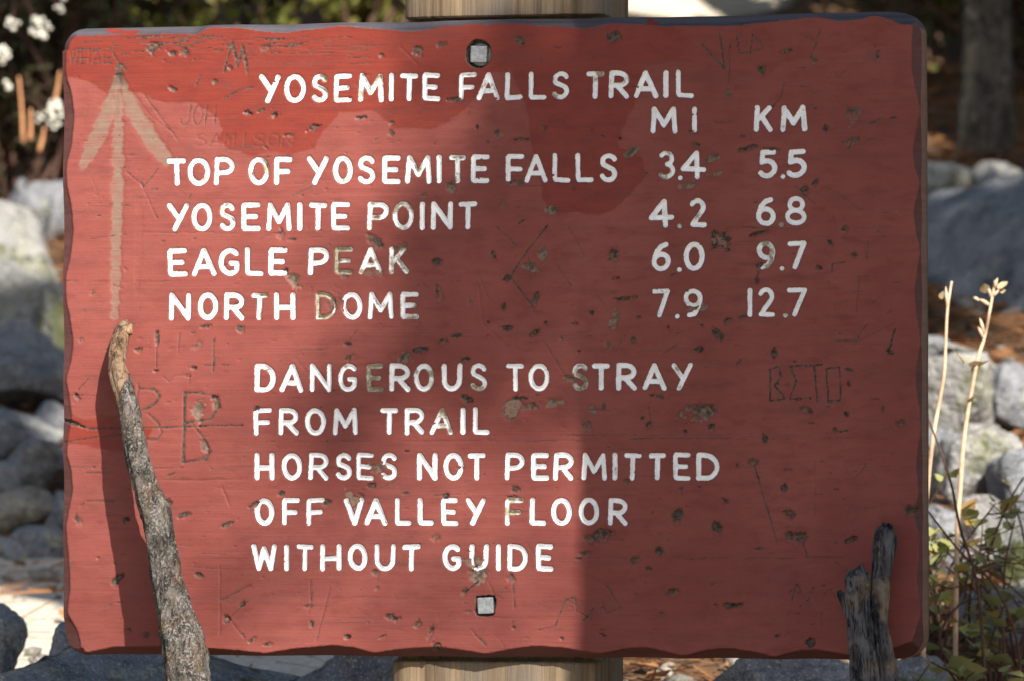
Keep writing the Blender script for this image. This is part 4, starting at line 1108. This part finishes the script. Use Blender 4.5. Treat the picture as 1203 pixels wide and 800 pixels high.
def needles_mesh(n, rs_):
    x, y, zz = scatter_pts(n, -1.6, 1.9, 7.2, 13.5, rs_)
    a = rs_.uniform(0, np.pi * 2, n); L = rs_.uniform(.03, .075, n); w = rs_.uniform(.0012, .0022, n); tl = rs_.normal(0, .18, n)
    d = np.stack([np.cos(a), np.sin(a), tl], 1) * L[:, None]; s = np.stack([-np.sin(a), np.cos(a), rs_.normal(0, .5, n)], 1) * w[:, None]
    c = np.stack([x, y, zz + .006 + rs_.rand(n) * .012], 1)
    Vn = np.stack([c - d - s, c + d - s * .6, c + d + s * .6, c - d + s], 1).reshape(-1, 3)
    return fast_mesh("pine_needles", Vn, np.arange(n * 4).reshape(-1, 4), {"tint": np.repeat(rs_.rand(n), 4)}, False)


R1 = np.random.RandomState(3)
obj("pine_needle_litter", needles_mesh(26000, R1), M['litter'], label="orange brown pine needles strewn over the ground behind the sign", cat="needles", kind="stuff")


def leaf_quads(c, size, rs_, up=None, flat=0.0, asp=.55):
    """bent diamond leaves at centres c; returns V,F,(n*6)"""
    n = len(c)
    nrm = rs_.normal(size=(n, 3))
    if up is not None: nrm = nrm * (1 - flat) + np.array(up) * flat * 1.5
    nrm /= np.linalg.norm(nrm, axis=1)[:, None]
    t = np.cross(nrm, rs_.normal(size=(n, 3))); t /= np.linalg.norm(t, axis=1)[:, None]
    b = np.cross(nrm, t)
    L = (np.broadcast_to(size, (n,)) * rs_.uniform(.7, 1.25, n))[:, None]; W_ = L * asp * .5
    p0 = c - t * L * .5; p3 = c + t * L * .5
    fold = nrm * L * .10
    a1 = c - t * L * .12 + b * W_ + fold; a2 = c + t * L * .2 + b * W_ * .75 + fold
    b1 = c - t * L * .12 - b * W_ + fold; b2 = c + t * L * .2 - b * W_ * .75 + fold
    Vl = np.stack([p0, a1, a2, p3, b2, b1], 1).reshape(-1, 3)
    k = np.arange(n)[:, None] * 6
    F = np.concatenate([k + np.array([0, 1, 2, 3]), k + np.array([0, 3, 4, 5])])
    return Vl, F


x, y, zz = scatter_pts(4200, -1.6, 1.9, 7.2, 13.5, R1)
vl, fl = leaf_quads(np.stack([x, y, zz + .012], 1), .045, R1, (0, 0, 1), .75, .6)
obj("leaf_litter", fast_mesh("leaf_litter", vl, fl, {"tint": np.repeat(R1.rand(4200), 6)}, False), M['litter'], label="curled brown fallen leaves strewn between the rocks", cat="leaves", kind="stuff")
gm = MB()
ico = rock_mesh("pebble_proto", 1, 1, .7, 5, 1, .1, 6)
pv = np.array([v.co[:] for v in ico.vertices]); pf = np.array([p.vertices[:] for p in ico.polygons])
bpy.data.meshes.remove(ico)
n = 2600
x, y, zz = scatter_pts(n, -1.5, 1.8, 7.15, 12.5, R1)
Vg = []; Fg = []
sz = .006 + .02 * R1.rand(n) ** 3
ang = R1.rand(n) * 6.28
for k in range(n):
    c, s = math.cos(ang[k]), math.sin(ang[k])
    q = pv * sz[k] * np.array([1.3, 1, 1]); q = np.stack([q[:, 0] * c - q[:, 1] * s, q[:, 0] * s + q[:, 1] * c, q[:, 2]], 1)
    Vg.append(q + np.array([x[k], y[k], zz[k] + sz[k] * .3])); Fg.append(pf + k * len(pv))
obj("gravel", fast_mesh("gravel", np.concatenate(Vg), np.concatenate(Fg)), M['gran4'], label="small granite pebbles scattered over the sandy ground", cat="gravel", kind="stuff")


# ------------------------------------------------------------------ plants
def one_leaf(name, L, asp, mat, rounded=True, seed=0):
    rs_ = np.random.RandomState(seed)
    m = 9
    s = np.linspace(0, 1, m)
    w = np.sin(np.pi * s ** (.75 if rounded else .6)) * asp * L * .5 * (1 + .08 * rs_.normal(size=m))
    V_ = []
    for a, ww in zip(s, w):
        zc_ = -.10 * L * (a - .3) ** 2
        V_ += [(-ww, a * L, zc_ + ww * .22), (0, a * L, zc_), (ww, a * L, zc_ + ww * .22)]
    F = []
    for q in range(m - 1):
        F += [(q * 3, q * 3 + 1, q * 3 + 4, q * 3 + 3), (q * 3 + 1, q * 3 + 2, q * 3 + 5, q * 3 + 4)]
    me = fast_mesh(name, V_, F, {"tint": np.repeat(rs_.rand(), len(V_))}); me.materials.append(mat)
    return me


def place_leaf(me, parent, p, rz, rx, ry=0.0, sc=1.0, name="leaf"):
    o = bpy.data.objects.new(name, me); COL.objects.link(o); o.parent = parent
    o.location = p; o.rotation_euler = (rx, ry, rz); o.scale = (sc, sc, sc)
    return o


LEAF_R = [one_leaf("round_leaf", .022, .95, M['leafp'], True, s) for s in range(4)]
LEAF_Y = [one_leaf("dry_leaf", .026, .6, M['leafy'], False, s + 9) for s in range(3)]


def leafy_plant(px, py, Y, label, seed, nst, nleaf, spread, height, hi=(), yellow=.12, group=None):
    rs_ = np.random.RandomState(seed)
    p = at(px, py, Y); p[2] = float(ground_z(p[0], p[1])) - .005
    r = root("leafy_plant", p, label, "plant", group)
    mb = MB(); tips = []
    for k in range(int(nst * .7)):
        a = rs_.uniform(0, 6.28); sp = rs_.uniform(.2, 1) * spread; h = height * rs_.uniform(.45, 1.05)
        e = np.array([math.cos(a) * sp, math.sin(a) * sp * .7, h])
        m_ = e * .5 + np.array([rs_.normal(0, .03), rs_.normal(0, .03), h * .1])
        P = smooth_path([(rs_.normal(0, .01), rs_.normal(0, .01), 0), m_, e], 10)
        mb.add(*tube_vf(P, np.linspace(.0026, .0011, 10), 6))
        tips.append(P)
        for q in range(3):
            s0 = P[rs_.randint(3, 9)]; d = np.array([rs_.normal(0, .05), rs_.normal(0, .04), rs_.uniform(0, .06)])
            Q = smooth_path([s0, s0 + d * .5 + rs_.normal(0, .006, 3), s0 + d], 6)
            mb.add(*tube_vf(Q, np.linspace(.0013, .0007, 6), 6)); tips.append(Q)
    obj("stems", mb.mesh("stems"), M['twig'], r)
    for k in range(nleaf):
        P = tips[rs_.randint(len(tips))]; q = P[rs_.randint(len(P) // 3, len(P))]
        me = LEAF_Y[rs_.randint(3)] if rs_.rand() < yellow else LEAF_R[rs_.randint(4)]
        place_leaf(me, r, q + rs_.normal(0, .002, 3), rs_.uniform(0, 6.28), rs_.uniform(-.5, .9), rs_.uniform(-.5, .5), rs_.uniform(.6, 1.5))
    return r


leafy_plant(1122, 800, 7.62, "low plant with round pale green leaves beside the sign's shaded lower corner", 1, 11, 95, .10, .13)
leafy_plant(1165, 770, 7.85, "loose twiggy plant with round green leaves and a few yellow ones among the rocks", 2, 12, 95, .13, .20, yellow=.2)
leafy_plant(1105, 700, 8.0, "tangled sparse plant with small leaves rising along the sign's edge", 3, 14, 80, .10, .26, yellow=.3)
leafy_plant(1200, 720, 8.1, "thin arching twigs with few leaves beside the moss covered stone", 4, 12, 40, .15, .30, yellow=.25)


def stalk(pxs, Y, label, seed, buds, leaves):
    rs_ = np.random.RandomState(seed)
    P = np.array([at(a, b, Y + rs_.normal(0, .004)) for a, b in pxs])
    P[-1][2] = float(ground_z(P[-1][0], P[-1][1])) - .01
    r = root("dry_stalk", P[-1], label, "plant")
    Q = smooth_path(P, 40)
    obj("stem", fast_mesh("stem", *[(lambda vf: vf)(tube_vf(Q - P[-1], np.linspace(.0016, .0036, 40), 8))][0]), M['straw'], r)
    for (a, b, c, d, w) in buds:
        B = np.array([at(a, b, Y), at((a + c) / 2, (b + d) / 2 - 1, Y - .004), at(c, d, Y + .003)])
        T_ = smooth_path(B, 8)
        obj("bud", fast_mesh("bud", *tube_vf(T_ - P[-1], np.array([.5, .8, 1, 1.1, 1, .8, .55, .2]) * w, 8)), M['straw'], r)
    for (a, b, s) in leaves:
        place_leaf(LEAF_P2[rs_.randint(2)], r, at(a, b, Y) - P[-1], rs_.uniform(0, 6.28), rs_.uniform(.2, 1.2), rs_.uniform(-.6, .6), s)


LEAF_P2 = [one_leaf("dry_pale_leaf", .018, .7, mat_leaf("pale_dry_leaf", (0.50, 0.46, 0.24), (0.55, 0.42, 0.25), .3), True, s + 20) for s in range(2)]
stalk([(1118, 331), (1113, 365), (1111, 405), (1109, 440), (1102, 480), (1096, 515), (1090, 570), (1086, 640), (1084, 760)], 7.75, "bare dry straw coloured stalk close to the sign's edge", 1, [(1113, 362, 1111, 337, .0022), (1112, 364, 1115, 345, .002)], [(1106, 352, .7)])
stalk([(1169, 330), (1166, 348), (1162, 370), (1157, 395), (1149, 420), (1143, 450), (1136, 490), (1131, 530), (1128, 575), (1124, 640), (1122, 760)], 7.85, "dry straw coloured stalk with buds and small withered leaves at its top", 2,
      [(1163, 360, 1150, 352, .0026), (1150, 354, 1143, 350, .0022), (1164, 350, 1161, 338, .0022), (1166, 350, 1174, 341, .002), (1156, 392, 1151, 374, .0022), (1155, 398, 1149, 384, .0022), (1168, 340, 1172, 327, .002)],
      [(1158, 345, 1.1), (1172, 340, 1.0), (1178, 345, .7), (1140, 425, 1.5), (1134, 430, 1.7), (1148, 432, 1.5), (1141, 437, 1.3), (1155, 428, 1.2), (1142, 470, .8), (1138, 473, .7)])
# bare crossing twigs by the leafy plants
for k, (pts, Yt) in enumerate([([(1203, 560), (1185, 590), (1165, 640), (1150, 700), (1140, 790)], 8.0), ([(1090, 490), (1105, 530), (1118, 570), (1128, 620), (1150, 700), (1160, 800)], 7.7), ([(1090, 600), (1130, 650), (1170, 690), (1196, 760), (1200, 800)], 7.75)]):
    P = np.array([at(a, b, Yt) for a, b in pts]); P[-1][2] = min(P[-1][2], float(ground_z(P[-1][0], P[-1][1])) - .01)
    obj("bare_twig", fast_mesh("bare_twig", *tube_vf(smooth_path(P, 30), np.linspace(.0012, .0024, 30), 8)), M['twig'], label=["thin leafless twig curving up past the moss covered stone", "thin leafless twig crossing behind the bare dry stalk", "thin leafless twig slanting down across the leafy plants"][k], cat="twig")

# white flowering shrub at the upper corner
sp_ = at(20, 330, 11.75); sp_[2] = float(ground_z(sp_[0], 11.75))


def shrub(loc, label, seed, nst, height, spread, nleaf, lsize, mat, clusters=(), Yc=0, group=None, name="shrub", needles=()):
    rs_ = np.random.RandomState(seed)
    loc = np.array(loc, float); loc[2] = float(ground_z(loc[0], loc[1])) - .01
    r = root(name, loc, label, "shrub", group)
    mb = MB(); pts = []
    def stem(P, r0, r1):
        Q = smooth_path(P, 12); mb.add(*tube_vf(Q, np.linspace(r0, r1, 12), 6)); return Q
    for k in range(nst):
        a = rs_.uniform(0, 6.28); e = np.array([math.cos(a) * spread * rs_.uniform(.3, 1), math.sin(a) * spread * .7 * rs_.uniform(.3, 1), height * rs_.uniform(.6, 1.05)])
        Q = stem([rs_.normal(0, .02, 3) * (1, 1, 0), e * .5 + rs_.normal(0, .05, 3), e], .007, .003); pts.append(Q)
        for q in range(5):
            s0 = Q[rs_.randint(4, 12)]; d = rs_.normal(0, 1, 3) * np.array([.14, .12, .09]) + np.array([0, 0, .03])
            pts.append(stem([s0, s0 + d * .5 + rs_.normal(0, .02, 3), s0 + d], .0032, .0014))
    for (a, b, rr, nb) in clusters:
        c = at(a, b, Yc) - loc
        s0 = min((q[m_] for q in pts for m_ in range(6, 12)), key=lambda w: np.linalg.norm(w - c - np.array([0, 0, -.06])))
        stem([s0, (s0 + c) / 2 + np.array([0, 0, .01]), c], .0026, .0014)
    obj("stems", mb.mesh("stems"), M['twig'], r)
    allp = np.concatenate([q[4:] for q in pts])
    c = allp[rs_.randint(len(allp), size=nleaf)] + rs_.normal(0, .022, (nleaf, 3))
    v_, f_ = leaf_quads(c, lsize, rs_, (0, -.3, 1), .3, .5)
    f = obj("foliage", fast_mesh("foliage", v_, f_, {"tint": np.repeat(rs_.rand(nleaf), 6)}, False), mat, r)
    for (a, b, rr, nb) in clusters:
        cb_ = MB()
        c = at(a, b, Yc) - loc
        for k in range(nb):
            bm = bmesh.new(); bmesh.ops.create_icosphere(bm, subdivisions=2, radius=.0048 * rs_.uniform(.7, 1.25))
            pv_ = np.array([q.co[:] for q in bm.verts]); pf_ = np.array([[w.index for w in q.verts] for q in bm.faces]); bm.free()
            dirn = rs_.normal(size=3); dirn /= np.linalg.norm(dirn)
            cb_.add(pv_ * rs_.uniform(.8, 1.2, 3) + c + dirn * rr * K * Yc * rs_.uniform(.5, 1.15), pf_)
        o = obj("blossom_cluster", cb_.mesh("blossom_cluster"), M['white'], r)
    for (a, b, c_, d_) in needles:
        P = np.array([at(a, b, Yc) - loc, at((a + c_) / 2 + 1, (b + d_) / 2, Yc) - loc, at(c_, d_, Yc) - loc])
        obj("dry_needle", fast_mesh("dry_needle", *tube_vf(smooth_path(P, 6), np.linspace(.002, .0045, 6), 6)), M['needle'], r)
    return r


shrub(sp_, "dark leaved shrub with clusters of white blossom above the pale mossy boulder", 5, 9, .62, .30, 2600, .03, M['leafd'],
      [(14, 28, 9, 9), (48, 33, 13, 16), (4, 62, 12, 16), (72, 5, 9, 8), (58, 138, 14, 18), (46, 40, 10, 6), (66, 128, 10, 12), (10, 100, 5, 3)], 11.4, name="flowering_shrub",
      needles=[(22, 90, 27, 168), (36, 128, 35, 165), (70, 84, 64, 120), (52, 150, 46, 178)])
rs = random.Random(8)
for k, (px, Y) in enumerate([(-60, 11.9), (60, 12.4), (180, 12.9), (300, 13.2), (425, 13.0), (560, 13.6), (1010, 14.2), (925, 14.8), (1085, 13.6), (1240, 13.2)]):
    p = at(px, 0, Y)
    shrub(p, "yellow green understorey shrub catching the sun above the sign's top edge" if k in (4, 2, 6, 7, 8) else "dense dark green understorey shrub in shade above the sign's top edge", 30 + k, 8, rs.uniform(.55, .85), rs.uniform(.3, .42), 1800, .045, M['leafg'] if k in (4, 2, 6, 7, 8) else M['leafd'], group="yellow green shrubs on the slope" if k in (4, 2, 6, 7, 8) else "dark shrubs on the slope")


# ------------------------------------------------------------------ trees
def gap_rays():
    G = []
    for px, py, Y, r_ in [(30, 262, 11.0, .26), (10, 250, 11.0, .2), (65, 290, 11, .16), (35, 690, 8.8, .34), (20, 720, 8.4, .25), (60, 665, 9.3, .25), (50, 535, 10.1, .13), (1118, 445, 9.6, .32), (1135, 530, 9.2, .30), (1185, 440, 9.9, .26), (1195, 480, 9.6, .2), (1165, 570, 9.0, .16), (1118, 340, 7.75, .11), (1112, 400, 7.75, .11), (1103, 480, 7.75, .11), (1168, 340, 7.85, .11), (1155, 400, 7.85, .11), (1140, 470, 7.85, .11), (1130, 530, 7.85, .11), (790, 6, 14.3, .3), (14, 28, 11.4, .13), (48, 33, 11.4, .13), (5, 62, 11.4, .13), (60, 138, 11.4, .14), (28, 130, 11.4, .1), (1172, 60, 12.6, .09), (1170, 20, 12.6, .09), (1172, 100, 12.6, .07), (900, 4, 13.6, .2), (950, 4, 13.6, .12), (430, 6, 13.0, .1), (160, 6, 13.0, .08), (1098, 40, 13.5, .10), (1105, 140, 12.7, .12), (1130, 190, 12.3, .06), (1185, 195, 12.1, .06), (830, 6, 14.3, .3), (740, 10, 14.3, .25), (925, -20, 14.7, .3), (1010, -10, 14.2, .2), (1085, 10, 13.6, .15), (180, 0, 12.9, .15), (430, 0, 13.0, .2)]:
        G.append((at(px, py, Y), r_))
    for px, py in [(100, 130), (150, 150), (110, 240), (150, 300), (200, 400), (250, 230), (130, 420), (250, 320), (300, 160), (200, 80), (330, 90), (90, 340), (260, 110)]:
        u_, v_ = uv(px, py); G.append((lw(u_, 0, v_), .12))
    return G


GAPS = gap_rays()


def in_gap(C, extra=0.0):
    bad = np.zeros(len(C), bool)
    for g, r_ in GAPS:
        d = C - g; t_ = d @ SUN
        q = np.linalg.norm(d - t_[:, None] * SUN, axis=1)
        bad |= (q < r_ + extra) & (t_ > .3)
    return bad


def tree(name, base, height, r0, label, seed, clumps, mat='treebark', leafmat='leaf', nleaf=9000, lsize=.085, lean=(0, 0), group=None, moss=False):
    """clumps: (x,y,z,r,weight) in world metres; limbs run from the trunk to each clump"""
    rs_ = np.random.RandomState(seed)
    base = np.array([base[0], base[1], float(ground_z(base[0], base[1])) - .08])
    r = root(name, base, label, "tree", group)
    m = 60
    s = np.linspace(0, 1, m)
    P = np.stack([lean[0] * s * height + .06 * np.sin(s * 5 + seed) * s, lean[1] * s * height + .05 * np.cos(s * 4 + seed) * s, s * height], 1)
    P[:, 0] -= P[0, 0]; P[:, 1] -= P[0, 1]
    R = r0 * (1 - .72 * s) * (1 + .55 * np.exp(-s * height / .22))
    nr = 40
    v_, f_ = tube_vf(P, R, nr)
    n = m * nr
    C = np.repeat(P, nr, 0); ax = v_[:n] - C; rr = np.linalg.norm(ax, axis=1)[:, None]; nn = ax / rr
    q = nn * 2.0 + C * np.array([1, 1, 1.6])
    v_[:n] = C + nn * (rr * (1 + .22 * (fb3(q + 20, seed % 5, 3) - .5)[:, None] + .10 * (fb3(nn * 7 + C * 3 + 11, 3, 2) - .5)[:, None]))
    obj("trunk", fast_mesh("trunk", v_, f_), M[mat], r)
    limbs = MB(); LV = []; n_tot = sum(c[4] for c in clumps)
    for c in clumps:
        cc = np.array(c[:3]) - base
        hz = np.clip(cc[2] - np.hypot(cc[0], cc[1]) * .5 - .3, height * .25, height * .97)
        k = int(hz / height * (m - 1)); s0 = P[k]
        Q = smooth_path([s0, s0 * .45 + cc * .55 + rs_.normal(0, .12, 3) + np.array([0, 0, -.1]), cc], 14)
        if not in_gap(Q[6:] + base, .05).any(): limbs.add(*tube_vf(Q, np.linspace(max(R[k] * .42, .02) * (1 if c[3] > .3 else .6), .012 if c[3] > .3 else .004, 14), 8))
        nl = int(nleaf * c[4] / n_tot)
        # sub-twigs carry clustered leaves
        ns = max(6, nl // (45 if c[3] > .3 else 6))
        d = rs_.normal(size=(ns, 3)); d /= np.linalg.norm(d, axis=1)[:, None]
        tip = cc + d * (c[3] * rs_.uniform(.25, 1, ns) ** .6)[:, None] * np.array([1, 1, .75])
        for t_ in tip[: min(ns, 26, max(3, nl // 14))]:
            if in_gap((t_ + base)[None], .02)[0] or in_gap(((t_ + cc) / 2 + base)[None], .02)[0]: continue
            W_ = smooth_path([cc, (cc + t_) / 2 + rs_.normal(0, .05, 3), t_], 6)
            limbs.add(*tube_vf(W_, np.linspace(.011, .004, 6) * (1 if c[3] > .3 else .35), 6))
        id_ = rs_.randint(ns, size=nl)
        LV.append(tip[id_] + rs_.normal(0, .13 * min(c[3], 1.2), (nl, 3)))
    obj("limbs", limbs.mesh("limbs"), M[mat], r)
    c = np.concatenate(LV)
    c = c[~in_gap(c + base)]
    v_, f_ = leaf_quads(c, lsize, rs_, (0, 0, 1), .25, .6)
    obj("crown", fast_mesh("crown", v_, f_, {"tint": np.repeat(rs_.rand(len(c)), 6)}, False), M[leafmat], r)
    return r


sh = SUN[:2] / np.linalg.norm(SUN[:2]); slope = SUN[2] / np.linalg.norm(SUN[:2])


def sunward(P, t):
    return np.array([P[0] + sh[0] * t, P[1] + sh[1] * t, P[2] + slope * t])


# trunk whose shadow covers the sign's far half: its edge falls at the middle right of the board
u1, v1 = uv(675, 600)
E0 = lw(u1, 0, v1)
perp = np.array([-sh[1], sh[0]])
if perp @ (BR3[:2, 0]) < 0: perp = -perp
TR = .215
tb_ = E0[:2] + sh * 1.5 + perp * TR
cl = []
rs = random.Random(4)
for k in range(15):
    a = rs.uniform(0, 6.28); d = rs.uniform(.3, 2.3)
    cl.append((tb_[0] + math.cos(a) * d, tb_[1] + math.sin(a) * d, rs.uniform(5.2, 9.0), rs.uniform(.7, 1.1), 1))
for (px, py, Y, r_, t_) in [(900, 800, 7.65, .13, 3.4), (1000, 800, 7.7, .13, 3.6), (1090, 790, 7.7, .14, 3.3), (1180, 760, 7.9, .15, 3.6), (1110, 700, 7.8, .10, 3.5), (1190, 660, 8.1, .12, 3.4), (1150, 620, 8.4, .08, 3.6), (830, 820, 7.6, .1, 3.5)]:
    P = sunward(at(px, py, Y), t_)
    cl.append((P[0], P[1], P[2], r_, (.25 + r_ * 2) * (.4 if px > 1080 else 1)))
tree("oak_tree", tb_, 8.5, TR / .85, "large dark barked oak tree standing on the sunny side in front of the sign", 2, cl, nleaf=14000, lsize=.10)

# second tree: leafy boughs that thin the light over the middle and top of the board
cl = []
for (px, py, r_, wt, t_) in [(470, 400, .11, 58, 6.6), (560, 330, .12, 85, 6.9), (500, 250, .10, 40, 6.4), (610, 180, .11, 65, 7.0), (420, 470, .08, 25, 6.8), (640, 430, .06, 25, 6.7), (560, 60, .12, 60, 6.3), (760, 120, .16, 300, 6.8), (900, 200, .2, 360, 7.2), (1000, 60, .2, 330, 6.6), (740, 260, .12, 180, 6.9),
                             (130, 690, .20, 18, 9.0), (260, 640, .20, 15, 9.4), (420, 660, .20, 10, 9.2), (340, 540, .15, 15, 9.1), (510, 530, .15, 10, 9.3), (150, 590, .16, 10, 9.2)]:
    P = sunward(lw(uv(px, py)[0], 0, uv(px, py)[1]), t_)
    cl.append((P[0], P[1], P[2], r_, wt))
pm = np.mean([c[:3] for c in cl], axis=0)
t2 = np.array([pm[0] + 1.7, pm[1] - .3])
for k in range(14):
    a = rs.uniform(-1.2, 1.2); d = rs.uniform(.5, 2.0)
    cl.append((t2[0] + math.cos(a) * d, t2[1] + math.sin(a) * d, rs.uniform(4.5, 8.0), .8, 520))
tree("oak_tree", t2, 8.6, .17, "slender oak tree with boughs reaching over the trail in front of the sign", 6, cl, nleaf=sum(c[4] for c in cl), lsize=.06)

# third tree: shades the slope behind the sign
cl = []
for k, (px, py, Y, r_, t_) in enumerate([(1110, 60, 13.2, .45, 5.2), (1190, 60, 13.0, .45, 5.6), (1150, 170, 12.4, .40, 5.0), (1200, 250, 11.6, .42, 5.5), (1110, 290, 11.6, .38, 5.1), (1180, 350, 11.0, .40, 5.8), (1120, 380, 10.9, .32, 5.2),
                                        (20, 20, 13.0, .5, 5.6), (60, 110, 12.6, .45, 5.2), (0, 170, 12.0, .4, 5.8), (150, 10, 13.5, .5, 5.5), (300, 10, 13.8, .5, 5.2), (430, 5, 14, .45, 5.7), (560, 5, 14, .5, 5.2), (680, 5, 14, .4, 5.6), (1000, 0, 14, .45, 5.2), (50, 450, 10.5, .15, 5.6)]):
    P = sunward(at(px, py, Y), t_)
    cl.append((P[0], P[1], P[2], r_, 1 + r_ * 4))
t3 = np.array([2.7, 8.3])
for k in range(7):
    a = rs.uniform(-1.5, 1.5); d = rs.uniform(.4, 1.8)
    cl.append((t3[0] + math.cos(a) * d, t3[1] + math.sin(a) * d, rs.uniform(4.2, 8.0), .8, 4))
tree("oak_tree", t3, 7.6, .15, "broad oak tree standing uphill beyond the shaded end of the sign", 9, cl, nleaf=12500, lsize=.10)

# trees on the slope behind
def slope_tree(px, Y, h, r0, label, seed, mat, zlo=2.6, n=7000, spread=1.8):
    p = at(px, 0, Y); g = float(ground_z(p[0], p[1])); rs_ = random.Random(seed)
    cl_ = []
    for k in range(12):
        a = rs_.uniform(0, 6.28); d = rs_.uniform(.2, spread)
        cl_.append((p[0] + math.cos(a) * d, p[1] + math.sin(a) * d, g + rs_.uniform(zlo, h * 1.02), rs_.uniform(.6, 1.0), 1))
    tree("oak_tree", (p[0], p[1]), h, r0, label, seed, cl_, mat, 'leaf', n, .10)


slope_tree(1158, 12.7, 6.5, .048, "tree with dark mossy trunk rising behind the pale stones", 12, 'treebark')
slope_tree(1215, 13.4, 7.0, .085, "tree with dark trunk standing behind the mossy trunked tree", 13, 'treebark')
slope_tree(366, 14.2, 6.0, .03, "slim pale trunked sapling on the slope above the sign's arrow side", 14, 'palebark', 2.2, 4000, 1.2)
slope_tree(-140, 13.2, 7.5, .12, "stout dark trunked tree uphill of the flowering shrub", 15, 'treebark')
slope_tree(900, 15.0, 8.0, .13, "tree with thick trunk far up the slope behind the post", 16, 'treebark')
for k, (x_, y_) in enumerate([(-4.5, 15.5), (4.2, 14.0), (5.5, 17.5), (-2.0, 18.0), (2.2, 19.0), (-6.5, 11.5), (5.6, 10.2)]):
    g = float(ground_z(x_, y_)); rs_ = random.Random(60 + k); cl = []
    for q in range(13):
        a = rs_.uniform(0, 6.28); d = rs_.uniform(.2, 2.2)
        cl.append((x_ + math.cos(a) * d, y_ + math.sin(a) * d, g + rs_.uniform(2.5, 8), rs_.uniform(.7, 1.1), 1))
    tree("oak_tree", (x_, y_), 7.8, .16, "leafy oak tree in the woods around the sign", 70 + k, cl, 'treebark', 'leaf', 6000, .13, group="oaks in the surrounding woods")
